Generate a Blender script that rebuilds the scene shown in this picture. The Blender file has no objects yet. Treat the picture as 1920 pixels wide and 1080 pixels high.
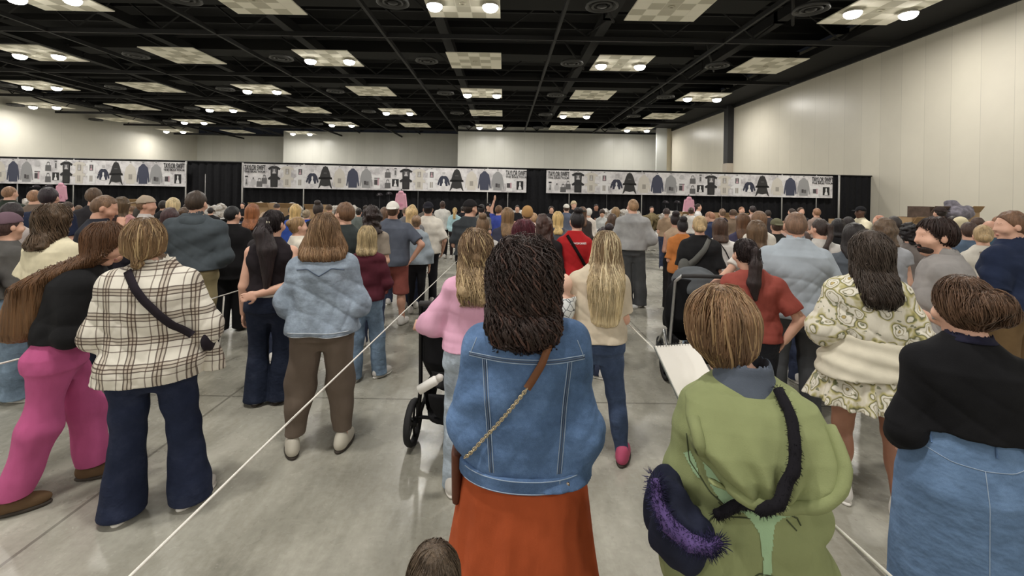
import bpy, math, random
import numpy as np
from mathutils import Vector, Matrix
from mathutils.bvhtree import BVHTree

random.seed(7); rng = np.random.default_rng(7)
PI = math.pi
sc = bpy.context.scene
COL = sc.collection

# ---------------------------------------------------------------- camera, world, exposure
F = 840.0; CX = 945.0; CY = 364.0; ROLL = math.radians(1.0); HC = 1.8
cam_d = bpy.data.cameras.new('camera'); cam = bpy.data.objects.new('camera', cam_d); COL.objects.link(cam)
cam_d.sensor_width = 36.0; cam_d.lens = F/1920*36
cam_d.shift_x = (960-CX)/1920; cam_d.shift_y = -(540-CY)/1920
cam_d.clip_start = 0.05; cam_d.clip_end = 300
cam.matrix_world = Matrix.Translation((0,0,HC)) @ Matrix.Rotation(PI/2,4,'X') @ Matrix.Rotation(ROLL,4,'Z')
sc.camera = cam
w = bpy.data.worlds.new('world'); sc.world = w; w.use_nodes = True
w.node_tree.nodes['Background'].inputs[0].default_value = (0.8,0.85,1,1)
w.node_tree.nodes['Background'].inputs[1].default_value = 0.02
sc.view_settings.view_transform = 'Standard'; sc.view_settings.look = 'None'
sc.view_settings.exposure = -1.36; sc.view_settings.gamma = 1.0; sc.view_settings.use_curve_mapping = False
LAMP_W = 620.0          # watts of one ceiling downlight

def W(px, py, Z):
    "photo pixel + depth -> world x, z"
    dx = px-CX; dy = py-CY; c, s = math.cos(ROLL), math.sin(ROLL)
    return ((dx*c+dy*s)*Z/F, HC-(-dx*s+dy*c)*Z/F)
def FZ(px, py, z=0.0):
    "photo pixel on the level z -> world x, depth"
    dx = px-CX; dy = py-CY; c, s = math.cos(ROLL), math.sin(ROLL)
    Z = F*(HC-z)/(-dx*s+dy*c)
    return ((dx*c+dy*s)*Z/F, Z)

# ---------------------------------------------------------------- materials
def lin(c):
    g = sum(c)/3; c = tuple(v+(g-v)*.10 for v in c)
    return tuple(((v/255)/12.92 if v/255 <= .04045 else ((v/255+.055)/1.055)**2.4) for v in c)
_M = {}
class NT:
    def __init__(s, name):
        s.m = bpy.data.materials.new(name); s.m.use_nodes = True; s.t = s.m.node_tree
        s.b = s.t.nodes['Principled BSDF']; s.x = {}
    def n(s, typ, **k):
        nd = s.t.nodes.new(typ)
        for a, v in k.items():
            if a.startswith('i_'):
                key = a[2:]; nd.inputs[int(key) if key.isdigit() else key.replace('_',' ')].default_value = v
            else: setattr(nd, a, v)
        return nd
    def l(s, a, b): s.t.links.new(a, b)
    def coord(s, scale=(1,1,1), loc=(0,0,0), rot=(0,0,0)):
        tc = s.n('ShaderNodeTexCoord'); mp = s.n('ShaderNodeMapping')
        mp.inputs['Scale'].default_value = scale; mp.inputs['Location'].default_value = loc; mp.inputs['Rotation'].default_value = rot
        s.l(tc.outputs['Object'], mp.inputs['Vector']); return mp.outputs['Vector']
    def noise(s, vec, scale, detail=3, rough=.55):
        nd = s.n('ShaderNodeTexNoise'); nd.inputs['Scale'].default_value = scale; nd.inputs['Detail'].default_value = detail
        nd.inputs['Roughness'].default_value = rough; s.l(vec, nd.inputs['Vector']); return nd.outputs['Fac']
    def ramp(s, fac, stops):
        nd = s.n('ShaderNodeValToRGB'); e = nd.color_ramp.elements
        while len(e) > len(stops): e.remove(e[-1])
        while len(e) < len(stops): e.new(.5)
        for i, (p, c) in enumerate(stops):
            e[i].position = p; e[i].color = (*c[:3], 1)
        s.l(fac, nd.inputs[0]); return nd.outputs[0]
    def mix(s, fac, a, b, mode='MIX'):
        nd = s.n('ShaderNodeMix', data_type='RGBA', blend_type=mode)
        for v, i in ((fac,0),(a,6),(b,7)):
            if isinstance(v, (int,float)): nd.inputs[i].default_value = v
            elif isinstance(v, tuple): nd.inputs[i].default_value = (*v[:3],1)
            else: s.l(v, nd.inputs[i])
        return nd.outputs[2]
    def math(s, op, a, b=0.0, c=0.0):
        nd = s.n('ShaderNodeMath', operation=op)
        for i, v in enumerate((a,b,c)):
            if isinstance(v,(int,float)): nd.inputs[i].default_value = v
            else: s.l(v, nd.inputs[i])
        return nd.outputs[0]
    def bump(s, h, strength=.3, dist=.01):
        nd = s.n('ShaderNodeBump'); nd.inputs['Strength'].default_value = strength; nd.inputs['Distance'].default_value = dist
        s.l(h, nd.inputs['Height']); s.l(nd.outputs[0], s.b.inputs['Normal'])
    def base(s, c):
        if isinstance(c, tuple): s.b.inputs['Base Color'].default_value = (*c[:3],1)
        else: s.l(c, s.b.inputs['Base Color'])
    def rough(s, v):
        if isinstance(v,(int,float)): s.b.inputs['Roughness'].default_value = v
        else: s.l(v, s.b.inputs['Roughness'])
def plain(name, rgb, rough=.6, metal=0, emit=0, spec=.5):
    k = ('p',name,rgb,rough,metal,emit,spec)
    if k in _M: return _M[k]
    n = NT(name); n.base(lin(rgb)); n.rough(rough); n.b.inputs['Metallic'].default_value = metal
    n.b.inputs['Specular IOR Level'].default_value = spec
    if emit: n.b.inputs['Emission Color'].default_value = (1,.96,.88,1); n.b.inputs['Emission Strength'].default_value = emit
    _M[k] = n.m; return n.m
def cloth(rgb, var=.16, fold=.5, rough=.92, weave=1):
    "woven or knitted cloth: slight mottling, soft folds, fine weave"
    k = ('c',rgb,var,fold,rough)
    if k in _M: return _M[k]
    n = NT('cloth'); v = n.coord(); c = lin(rgb)
    a = n.noise(v, 9, 4)
    col = n.ramp(a, [(.25, tuple(x*(1-var) for x in c)), (.75, tuple(min(1,x*(1+var)+.002) for x in c))])
    n.base(col); n.rough(rough); n.b.inputs['Specular IOR Level'].default_value = .2
    v2 = n.coord((7,7,3.2)); f1 = n.noise(v2, 1.3, 2, .4); f2 = n.noise(v, 260, 2)
    h = n.math('ADD', n.math('MULTIPLY', f1, fold*3.0), n.math('MULTIPLY', f2, .05))
    n.bump(h, .55, .02)
    _M[k] = n.m; return n.m
def skin(rgb):
    k = ('s',rgb)
    if k in _M: return _M[k]
    n = NT('skin'); v = n.coord(); c = lin(rgb)
    a = n.noise(v, 14, 4)
    n.base(n.ramp(a, [(.3,(c[0]*.9,c[1]*.84,c[2]*.82)),(.7,c)])); n.rough(.55)
    n.b.inputs['Subsurface Weight'].default_value = .0
    n.bump(n.noise(v, 120, 3), .12, .004)
    _M[k] = n.m; return n.m
def hairm(rgb, tip=None, streak=.45):
    k = ('h',rgb,tip,streak)
    if k in _M: return _M[k]
    n = NT('hair'); c = lin(rgb); v = n.coord((95,95,5)); v2 = n.coord((22,22,2.2))
    a = n.noise(v, 1.0, 3, .6); b = n.noise(v2, 1.0, 3, .6)
    m = n.math('ADD', n.math('MULTIPLY', a, .5), n.math('MULTIPLY', b, .5))
    dk = tuple(x*(1-streak) for x in c); lt = tuple(min(1,x*(1+streak*1.3)) for x in c)
    col = n.ramp(m, [(.34,dk),(.5,c),(.66,lt)])
    if tip:
        t = lin(tip); tl = n.ramp(m, [(.34,tuple(x*(1-streak) for x in t)),(.5,t),(.66,tuple(min(1,x*(1+streak)) for x in t))])
        tc = n.n('ShaderNodeTexCoord'); sp = n.n('ShaderNodeSeparateXYZ'); n.l(tc.outputs['Generated'], sp.inputs[0])
        f = n.math('MULTIPLY_ADD', sp.outputs[2], -2.2, 1.55)
        mm = n.n('ShaderNodeClamp'); n.l(f, mm.inputs[0]); col = n.mix(mm.outputs[0], col, tl)
    n.base(col); n.rough(.42); n.b.inputs['Specular IOR Level'].default_value = .35
    n.bump(m, .75, .02)
    _M[k] = n.m; return n.m
def denim(rgb, wash=.35, sc_=1.0, fade=0.0):
    k = ('d',rgb,wash,sc_)
    if k in _M: return _M[k]
    n = NT('denim'); c = lin(rgb); v = n.coord()
    a = n.noise(v, 7*sc_, 6, .65); b = n.noise(v, 420, 2, .5)
    m = n.math('ADD', n.math('MULTIPLY', a, .8), n.math('MULTIPLY', b, .2))
    n.base(n.ramp(m, [(.32,tuple(x*(1-wash) for x in c)),(.5,c),(.68,tuple(min(1,x*(1+wash*1.5)+.01) for x in c))]))
    n.rough(.9); n.b.inputs['Specular IOR Level'].default_value = .2
    v2 = n.coord((6,6,8)); n.bump(n.math('ADD', n.math('MULTIPLY', n.noise(v2, 1.4, 3), 1.6), n.math('MULTIPLY', b, .06)), .55, .02)
    _M[k] = n.m; return n.m

# ---------------------------------------------------------------- object helpers
def link(name, me, mat=None, parent=None, loc=None):
    o = bpy.data.objects.new(name, me); COL.objects.link(o)
    if mat is not None:
        for m in (mat if isinstance(mat,(list,tuple)) else [mat]): me.materials.append(m)
    if parent is not None: o.parent = parent
    if loc is not None: o.location = loc
    return o
def root(name, label, cat, loc=(0,0,0), rz=0.0, group=None):
    o = bpy.data.objects.new(name, None); COL.objects.link(o); o.location = loc; o.rotation_euler = (0,0,rz)
    o.empty_display_size = .1
    return tag(o, label, cat, group)
def tag(o, label, cat, group=None):
    o['label'] = label; o['category'] = cat
    if group: o['group'] = group
    return o
def struct(o): o['kind'] = 'structure'; return o
def copy_tree(o, parent=None):
    c = o.copy(); COL.objects.link(c); c.parent = parent
    for ch in o.children: copy_tree(ch, c)
    return c
class MB:
    def __init__(s): s.v = []; s.f = []; s.mi = []; s.sm = []
    def add(s, vs, fs, mi=0, smooth=False):
        b = len(s.v); s.v += [tuple(v) for v in vs]
        for f in fs: s.f.append([b+i for i in f]); s.mi.append(mi); s.sm.append(smooth)
        return s
    def box(s, c, d, mi=0, rz=0.0, M=None):
        x,y,z = (q/2 for q in d); vs = []
        for sx,sy,sz in ((-1,-1,-1),(1,-1,-1),(1,1,-1),(-1,1,-1),(-1,-1,1),(1,-1,1),(1,1,1),(-1,1,1)):
            p = Vector((sx*x,sy*y,sz*z))
            if M is not None: p = M @ p
            elif rz: p = Matrix.Rotation(rz,3,'Z') @ p
            vs.append(p+Vector(c))
        return s.add(vs, [(0,3,2,1),(4,5,6,7),(0,1,5,4),(1,2,6,5),(2,3,7,6),(3,0,4,7)], mi)
    def tube(s, pts, r, n=6, mi=0, cap=True, flat=None):
        pts = [Vector(p) for p in pts]; vs = []; fs = []; N = len(pts)
        up = Vector((0,0,1)); prev = None
        for i,p in enumerate(pts):
            t = (pts[min(i+1,N-1)]-pts[max(i-1,0)]); t.normalize()
            a = (prev if prev is not None else (up if abs(t.dot(up))<.95 else Vector((1,0,0))))
            u = (a - t*a.dot(t)); 
            if u.length<1e-6: u = t.orthogonal()
            u.normalize(); prev = u; wv = t.cross(u)
            rr = r[i] if isinstance(r,(list,tuple)) else r
            for k in range(n):
                an = 2*PI*k/n; vs.append(p+u*math.cos(an)*rr+wv*math.sin(an)*rr*(flat or 1))
        for i in range(N-1):
            for k in range(n):
                fs.append((i*n+k, i*n+(k+1)%n, (i+1)*n+(k+1)%n, (i+1)*n+k))
        if cap: fs.append(tuple(range(n))[::-1]); fs.append(tuple((N-1)*n+k for k in range(n)))
        return s.add(vs, fs, mi, True)
    def lathe(s, prof, c=(0,0,0), n=24, mi=0, M=None, closed=True):
        vs = []; fs = []
        for r,z in prof:
            for k in range(n):
                p = Vector((r*math.cos(2*PI*k/n), r*math.sin(2*PI*k/n), z))
                if M is not None: p = M @ p
                vs.append(p+Vector(c))
        L = len(prof)
        for i in range(L-1):
            for k in range(n): fs.append((i*n+k, i*n+(k+1)%n, (i+1)*n+(k+1)%n, (i+1)*n+k))
        if closed: fs.append(tuple(range(n))[::-1]); fs.append(tuple((L-1)*n+k for k in range(n)))
        return s.add(vs, fs, mi, True)
    def build(s, name, mat, parent=None, loc=None):
        me = bpy.data.meshes.new(name); me.from_pydata(s.v, [], s.f)
        me.polygons.foreach_set('material_index', s.mi); me.polygons.foreach_set('use_smooth', s.sm)
        me.update(); return link(name, me, mat, parent, loc)

# ---------------------------------------------------------------- implicit surfaces (bodies, clothing, hair)
BIG = 1.0
class Prim:
    def __init__(s, lo, hi, fn, k=.02): s.lo = np.array(lo,float); s.hi = np.array(hi,float); s.fn = fn; s.k = k
def cone(a, b, ra, rb, k=.02, flat=False, sq=None):
    a = np.array(a,float); b = np.array(b,float); m = max(ra,rb)
    lo = np.minimum(a,b)-m; hi = np.maximum(a,b)+m; d = b-a; L2 = max(1e-9,float(d@d)); L = math.sqrt(L2)
    def fn(X,Y,Z):
        px,py,pz = X-a[0],Y-a[1],Z-a[2]
        t0 = (px*d[0]+py*d[1]+pz*d[2])/L2; t = np.clip(t0,0,1)
        r = np.sqrt((px-t*d[0])**2+(py-t*d[1])**2+(pz-t*d[2])**2) - (ra+(rb-ra)*t)
        if flat: r = np.maximum(r, (t0-1)*L)
        return r
    return Prim(lo,hi,fn,k)
def ell(c, r, R=None, k=.02):
    c = np.array(c,float); r = np.array(r,float); m = r.max() if R is not None else r
    A = None if R is None else np.array(R.transposed())
    rm = r.min()
    def fn(X,Y,Z):
        px,py,pz = X-c[0],Y-c[1],Z-c[2]
        if A is not None:
            px,py,pz = (A[i,0]*px+A[i,1]*py+A[i,2]*pz for i in range(3))
        k0 = np.sqrt((px/r[0])**2+(py/r[1])**2+(pz/r[2])**2)
        k1 = np.sqrt((px/r[0]**2)**2+(py/r[1]**2)**2+(pz/r[2]**2)**2)+1e-9
        return k0*(k0-1)/k1
    return Prim(c-m,c+m,fn,k)
def loft(rings, k=.03, ex=2.0, fold=None):
    "rings (z, cx, cy, rx, ry) from low to high"
    R = np.array(sorted(rings),float); zs = R[:,0]
    lo = (np.min(R[:,1]-R[:,3])-.02, np.min(R[:,2]-R[:,4])-.02, zs[0]); hi = (np.max(R[:,1]+R[:,3])+.02, np.max(R[:,2]+R[:,4])+.02, zs[-1])
    def fn(X,Y,Z):
        cx,cy,rx,ry = (np.interp(Z.ravel(), zs, R[:,i]).reshape(Z.shape) for i in (1,2,3,4))
        u = np.abs(X-cx)/rx; v = np.abs(Y-cy)/ry
        q = (u**ex+v**ex)**(1/ex)
        if fold is not None: q = q - fold(X-cx, Y-cy, Z)
        dd = (q-1)*np.minimum(rx,ry)*1.0
        return np.maximum(dd, np.maximum(zs[0]-Z, Z-zs[-1]))
    return Prim(lo,hi,fn,k)
EDGES = [((0,0,0),(1,0,0)),((0,1,0),(1,1,0)),((0,0,1),(1,0,1)),((0,1,1),(1,1,1)),
         ((0,0,0),(0,1,0)),((1,0,0),(1,1,0)),((0,0,1),(0,1,1)),((1,0,1),(1,1,1)),
         ((0,0,0),(0,0,1)),((1,0,0),(1,0,1)),((0,1,0),(0,1,1)),((1,1,0),(1,1,1))]
def snets(D, lo, vox):
    nx,ny,nz = D.shape; S = D < 0
    cnt = np.zeros((nx-1,ny-1,nz-1),np.int8)
    for i in (0,1):
        for j in (0,1):
            for k in (0,1): cnt += S[i:nx-1+i, j:ny-1+j, k:nz-1+k]
    act = (cnt>0)&(cnt<8); idx = np.argwhere(act)
    if len(idx)==0: return None
    cid = np.full(act.shape,-1,np.int32); cid[act] = np.arange(len(idx))
    pos = np.zeros((len(idx),3)); c = np.zeros(len(idx))
    for a,b in EDGES:
        va = D[idx[:,0]+a[0],idx[:,1]+a[1],idx[:,2]+a[2]]; vb = D[idx[:,0]+b[0],idx[:,1]+b[1],idx[:,2]+b[2]]
        x = (va<0)!=(vb<0); t = np.where(x, va/np.where(x,va-vb,1), 0)
        for q in range(3): pos[:,q] += x*(a[q]+t*(b[q]-a[q]))
        c += x
    pos = lo + vox*(idx+pos/c[:,None])
    quads = []
    for ax in range(3):
        o1,o2 = [(1,2),(2,0),(0,1)][ax]
        sl0 = [slice(1,n-1) for n in D.shape]; sl1 = [slice(1,n-1) for n in D.shape]
        sl0[ax] = slice(0,D.shape[ax]-1); sl1[ax] = slice(1,D.shape[ax])
        s0 = S[tuple(sl0)]; s1 = S[tuple(sl1)]; E = np.argwhere(s0!=s1)
        if len(E)==0: continue
        inside = s0[E[:,0],E[:,1],E[:,2]]
        base = E.copy()
        for q in range(3):
            if q!=ax: base[:,q] += 1
        def cell(d1,d2):
            p = base.copy(); p[:,o1] -= d1; p[:,o2] -= d2; return cid[p[:,0],p[:,1],p[:,2]]
        q4 = np.stack([cell(1,1),cell(0,1),cell(0,0),cell(1,0)],1)
        q4[~inside] = q4[~inside][:,::-1]; quads.append(q4)
    Q = np.concatenate(quads); Q = Q[(Q>=0).all(1)]
    return pos, Q
def sdf_grid(prims, vox, cuts=(), disp=None, pad=.0, smooth=True):
    lo = np.min([p.lo for p in prims],0)-vox*3-pad; hi = np.max([p.hi for p in prims],0)+vox*3+pad
    n = np.ceil((hi-lo)/vox).astype(int)+1
    ax = [lo[i]+vox*np.arange(n[i]) for i in range(3)]
    D = np.full(n, BIG, np.float32)
    for p in prims:
        m = p.k+vox*2.5+pad
        i0 = np.maximum(0, np.floor((p.lo-m-lo)/vox).astype(int)); i1 = np.minimum(n, np.ceil((p.hi+m-lo)/vox).astype(int)+1)
        if (i1<=i0).any(): continue
        X = ax[0][i0[0]:i1[0]][:,None,None]; Y = ax[1][i0[1]:i1[1]][None,:,None]; Z = ax[2][i0[2]:i1[2]][None,None,:]
        d = p.fn(X,Y,Z); sl = tuple(slice(i0[i],i1[i]) for i in range(3)); A = D[sl]
        if p.k>0:
            h = np.maximum(p.k-np.abs(A-d),0)/p.k; D[sl] = np.minimum(A,d)-h*h*p.k*.25
        else: D[sl] = np.minimum(A,d)
    G = (ax[0][:,None,None],ax[1][None,:,None],ax[2][None,None,:])
    if disp is not None: D = D + disp(*G)
    for c in cuts: D = np.maximum(D, c(*G))
    return D, lo
def mesh_np(name, V, Q, smooth=True):
    me = bpy.data.meshes.new(name); me.vertices.add(len(V)); me.vertices.foreach_set('co', V.astype(np.float32).ravel())
    k = Q.shape[1]; me.loops.add(Q.size); me.loops.foreach_set('vertex_index', Q.astype(np.int32).ravel())
    me.polygons.add(len(Q)); me.polygons.foreach_set('loop_start', np.arange(0,Q.size,k,dtype=np.int32))
    me.polygons.foreach_set('loop_total', np.full(len(Q),k,np.int32)); me.polygons.foreach_set('use_smooth', np.ones(len(Q),bool)*smooth)
    me.update(calc_edges=True); return me
def blob(name, prims, vox, mat, parent, cuts=(), disp=None, pad=0.0):
    "one smooth closed surface grown from the primitives"
    D, lo = sdf_grid(prims, vox, cuts, disp, pad)
    r = snets(D, lo, vox)
    if r is None: return None
    me = mesh_np(name, *r); return link(name, me, mat, parent)
def cut_plane(n, d):
    n = np.array(n,float); n /= np.linalg.norm(n)
    return lambda X,Y,Z: n[0]*X+n[1]*Y+n[2]*Z-d
def wob(seed, f=(9,9,5), amp=.008):
    r = np.random.default_rng(seed); K = [(r.normal(size=3)*np.array(f), r.uniform(0,6.28)) for _ in range(5)]
    def fn(X,Y,Z):
        s = 0
        for k,p in K: s = s+np.sin(k[0]*X+k[1]*Y+k[2]*Z+p)
        return s*amp/2.2
    return fn

# ================================================================ the hall
CEIL = 9.5
XR, XL = 19.4, -47.5
def concrete():
    n = NT('polished_concrete'); v = n.coord()
    a = n.noise(v, .35, 6, .62); b = n.noise(n.coord((1,.22,1)), 3.2, 6, .7); c = n.noise(v, 26, 4, .7)
    m = n.math('ADD', n.math('MULTIPLY', a, .45), n.math('ADD', n.math('MULTIPLY', b, .4), n.math('MULTIPLY', c, .15)))
    col = n.ramp(m, [(.33,lin((106,103,92))),(.46,lin((148,145,132))),(.56,lin((172,169,156))),(.68,lin((204,201,189)))])
    # joints sawn in the slab
    tc = n.n('ShaderNodeTexCoord'); sp = n.n('ShaderNodeSeparateXYZ'); n.l(tc.outputs['Object'], sp.inputs[0])
    def line(o, off, sp_=4.2, w_=.010):
        t = n.math('PINGPONG', n.math('ADD', o, off), sp_/2); return n.math('LESS_THAN', t, w_)
    j = n.math('MAXIMUM', line(sp.outputs[0], 2.35), line(sp.outputs[1], .3))
    col = n.mix(n.math('MULTIPLY', j, .55), col, lin((70,66,58)))
    n.base(col)
    n.rough(n.ramp(n.noise(v, 1.7, 5, .7), [(.35,(.17,)*3),(.7,(.38,)*3)])); n.b.inputs['Specular IOR Level'].default_value = .45
    n.bump(n.math('ADD', n.noise(v, 2.2, 3), n.math('MULTIPLY', c, .15)), .12, .01)
    return n.m
m = MB().box((-14,20,-.1),(68,104,.2)); fl = struct(m.build('floor', concrete()))
def panel_wall(name, rgb, axis, w_=1.22, rough=.33):
    n = NT(name); tc = n.n('ShaderNodeTexCoord'); sp = n.n('ShaderNodeSeparateXYZ'); n.l(tc.outputs['Object'], sp.inputs[0])
    o = sp.outputs[axis]; c = lin(rgb)
    fl_ = n.math('FLOOR', n.math('DIVIDE', o, w_)); wn = n.n('ShaderNodeTexWhiteNoise', noise_dimensions='1D'); n.l(fl_, wn.inputs['W'])
    t = n.math('PINGPONG', o, w_/2); j = n.math('LESS_THAN', t, .009)
    a = n.noise(n.coord(), .8, 4)
    m_ = n.math('ADD', n.math('MULTIPLY', wn.outputs[0], .35), n.math('MULTIPLY', a, .65))
    col = n.ramp(m_, [(.2,tuple(x*.93 for x in c)),(.8,tuple(min(1,x*1.05) for x in c))])
    n.base(n.mix(n.math('MULTIPLY', j, .35), col, tuple(x*.35 for x in c)))
    n.rough(rough); h = n.math('ADD', n.math('MULTIPLY', n.noise(n.coord(), 1.1, 2), .8), n.math('MULTIPLY', wn.outputs[0], .25)); n.bump(h, .22, .03)
    return n.m
WR = panel_wall('wall_panels_right', (206,200,184), 1)
WB = panel_wall('wall_panels_back', (200,199,190), 0)
WL = panel_wall('wall_panels_left', (216,212,198), 1, 6.0, .55)
def bx(name, x0,x1,y0,y1,z0,z1, mat):
    return struct(MB().box(((x0+x1)/2,(y0+y1)/2,(z0+z1)/2),(x1-x0,y1-y0,z1-z0)).build(name, mat))
bx('wall_right', XR,XR+.3,-30,52.4,0,CEIL+2, WR)
bx('wall_left', XL-.3,XL,-30,69.5,0,CEIL+2, WL)
bx('wall_rear', XL,XR,-30.3,-30,0,CEIL+2, WL)
def wall_seg(name, p0, p1, Z, mat):
    x0 = W(p0,300,Z)[0]; x1 = W(p1,300,Z)[0]; return bx(name, x0, x1, Z, Z+.35, 0, CEIL+.6, mat)
wall_seg('wall_back_left', 362, 534, 69.2, WB)
wall_seg('wall_back_middle', 531, 862, 62.6, WB)
wall_seg('wall_back_right', 858, 1237, 55.3, WB)
wall_seg('wall_back_corner', 1247, 1278, 52.2, plain('painted_plaster',(214,205,180),.6))
wall_seg('trim_1', 1231, 1250, 51.8, plain('wall_post',(186,188,184),.5))
x0 = XR; zc = 38.0
bx('trim_2', XR-.55, XR+.01, zc, zc+.75, 0, 4.75, plain('column_casing',(176,165,150),.5))
bx('trim_3', XR-.5, XR+.01, zc+.02, zc+.73, 4.75, CEIL+.2, plain('column_steel',(38,38,40),.6))
bx('trim_4', XR-.12, XR+.01, -30, 52, CEIL-.05, CEIL+.35, plain('black_track',(10,10,11),.6))

BLK = plain('black_deck', (10,10,11), .9); BLK2 = plain('black_steel', (17,17,18), .75); BLK3 = plain('dark_steel', (27,27,28), .7); BLK4 = plain('dark_insulation', (25,25,24), .95)
struct(MB().box((-14,20,CEIL+2.6),(68,104,.2)).build('ceiling', BLK))
# ceiling grid of beams, joists and braces
XC = [-1.8+8.4*k for k in range(-5,3)]; XBm = [x+4.2 for x in XC][:-1]+[XC[0]-4.2]
YR = [-24.2,-15.8,-7.4,1.2,9.7,18.0,25.9,34.2,42.6,51.0,59.4]
YB = [y+4.2 for y in YR]
m = MB()
for y in YB:
    if y < 4: continue
    m.box((-14,y,CEIL+.06),(66,.12,.22),0); m.box((-14,y,CEIL+1.9),(66,.2,.2),0)
    x = XL+1
    while x < XR-1:
        m.tube([(x,y,CEIL+.2),(x+2.1,y,CEIL+1.85),(x+4.2,y,CEIL+.2)],.05,4,0); x += 4.2
for x in XBm:
    m.box((x,36,CEIL+.06),(.13,64,.2),0)
struct(m.build('ceiling_beam', BLK3))
bx('trim_5', 16.9, XR, 2, 52, CEIL+.25, CEIL+.6, BLK)
m = MB()
for i,y in enumerate(np.arange(6,66,2.1)):
    m.box((-14,y,CEIL+1.7),(66,.1,.35),0)
for x in XBm:
    for j,y in enumerate(YB):
        if y<8: continue
        m.tube([(x+.8,y-4,CEIL+1.5),(x+2.6,y-1.2,CEIL+.45)],.07,4,0); m.box((x+2.6,y-4.2,CEIL+1.2),(.5,8.2,.5),0)
for y in (14,22.6,31,39.4): m.box((-8,y-1.6,CEIL+1.6),(40,1.5,.7),1)
struct(m.build('ceiling_joist', [BLK2, BLK4]))

TILE_A = plain('tile_cream', (246,241,224), .8); TILE_B = plain('tile_tan', (200,195,175), .8); TBAR = plain('tile_frame', (232,228,210), .6)
GLOW = plain('lamp_glow', (255,250,240), .5, 0, 60.0); HOUS = plain('lamp_housing', (190,188,180), .4, .6)
def make_panel(lit):
    r = root('ceiling_panel', 'x', 'ceiling panel')
    m = MB(); rr = random.Random(3)
    for i in range(5):
        for j in range(5):
            mi = 1 if ((i+j)%2==1 or (i,j)==(2,2)) else 0
            if (i,j) in ((0,1),(4,3)): mi = 0
            m.box(((i-2)*.6,(j-2)*.6,0),(.575,.575,.03),mi)
    m.build('tile_field', [TILE_A,TILE_B], r)
    m = MB()
    for k in range(6):
        q = (k-2.5)*.6; m.box((q,0,.01),(.025,3.03,.045)); m.box((0,q,.01),(3.03,.025,.045))
    m.build('frame', TBAR, r)
    MB().lathe([(.14,-.03),(.14,-.05),(.06,-.06),(.06,-.03)], n=16).build('air_diffuser', TILE_B, r)
    if lit:
        for s in (-1,1):
            h = MB().lathe([(.05,.0),(.28,-.04),(.34,-.15),(.32,-.15),(.2,-.06)], (s*1.12,0,0), 18, closed=False).build('lamp', HOUS, r)
            MB().lathe([(.31,-.13),(.30,-.22),(.22,-.31),(.1,-.35),(.01,-.36)], (s*1.12,0,0), 18).build('bulb', GLOW, h)
            ld = bpy.data.lights.new('lamp_light','AREA'); ld.shape = 'DISK'; ld.size = .5; ld.energy = LAMP_W; ld.color = (1,.965,.905)
            lo_ = bpy.data.objects.new('lamp_light', ld); COL.objects.link(lo_); lo_.parent = h; lo_.location = (s*1.12,0,-.38)
    return r
pn = {0: make_panel(False), 1: make_panel(True)}; used = {0:False,1:False}
def vent():
    r = root('ceiling_vent','x','ceiling vent')
    MB().lathe([(.62,.12),(.66,.0),(.60,-.03),(.55,.02),(.5,.1)], n=28, closed=False).build('outer_ring', plain('vent_grey',(70,70,70),.5,.4), r)
    MB().lathe([(.40,.1),(.42,.0),(.37,-.03),(.33,.03)], n=24, closed=False).build('middle_ring', plain('vent_grey',(70,70,70),.5,.4), r)
    MB().lathe([(.03,-.05),(.2,-.02),(.22,.06),(.03,.08)], n=20).build('core', plain('vent_dark',(40,40,40),.5,.4), r)
    return r
vt = vent(); vused = False
ROWN = {5:'nearest',6:'second',7:'third',8:'fourth',9:'fifth',10:'sixth'}
for j,y in enumerate(YR):
    for i,x in enumerate(XC):
        k = i-5; par = (j-6+k)%2       # row 6 (25.9 m), k=0 unlit
        lit = 1 if par else 0
        vis = y > 12 and abs(x/y) < 1.2
        behind = y < 12
        if not lit and behind: continue
        limit = {7:69,8:69,9:55 if x>-8 else 62,10:62}.get(j,99)
        if j==10 and x > -26: continue
        if x/y*F+CX < -40 and not behind: 
            if not lit: continue
        if not used[lit]: o = pn[lit]; used[lit] = True
        else: o = copy_tree(pn[lit])
        o.location = (x, y, CEIL-.04)
        pxx = CX+x/y*F
        side = 'near the left wall' if i<=1 else ('left of the middle' if i<=3 else ('near the middle' if i<=5 else 'beside the right wall'))
        o['label'] = ('lit cream ceiling panel with two bright round lamps, ' if lit else 'unlit cream tiled ceiling panel, ') + (['far behind the camera','well behind the camera','just behind the camera','right above the camera','just ahead of the camera above the frame'][j]+', ' if behind else '%s row of panels, ' % ROWN.get(j,'far')) + ('%s column from the right' % ['eighth','seventh','sixth','fifth','fourth','third','second','first'][i])
        o['category'] = 'ceiling light' if lit else 'ceiling panel'; o['group'] = 'lit ceiling panels with lamps' if lit else 'unlit ceiling panels'
        if not behind and abs((x-2.8)/y)<1.15 and j<10:
            v = vt if not vused else copy_tree(vt); vused = True
            v.location = (x-2.8, y, CEIL-.1); v['group'] = 'round ceiling vents'
            v['label'] = 'round dark ceiling vent just left of the %s row panel, %s column from the right' % (ROWN.get(j,'far'), ['eighth','seventh','sixth','fifth','fourth','third','second','first'][i])

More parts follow.
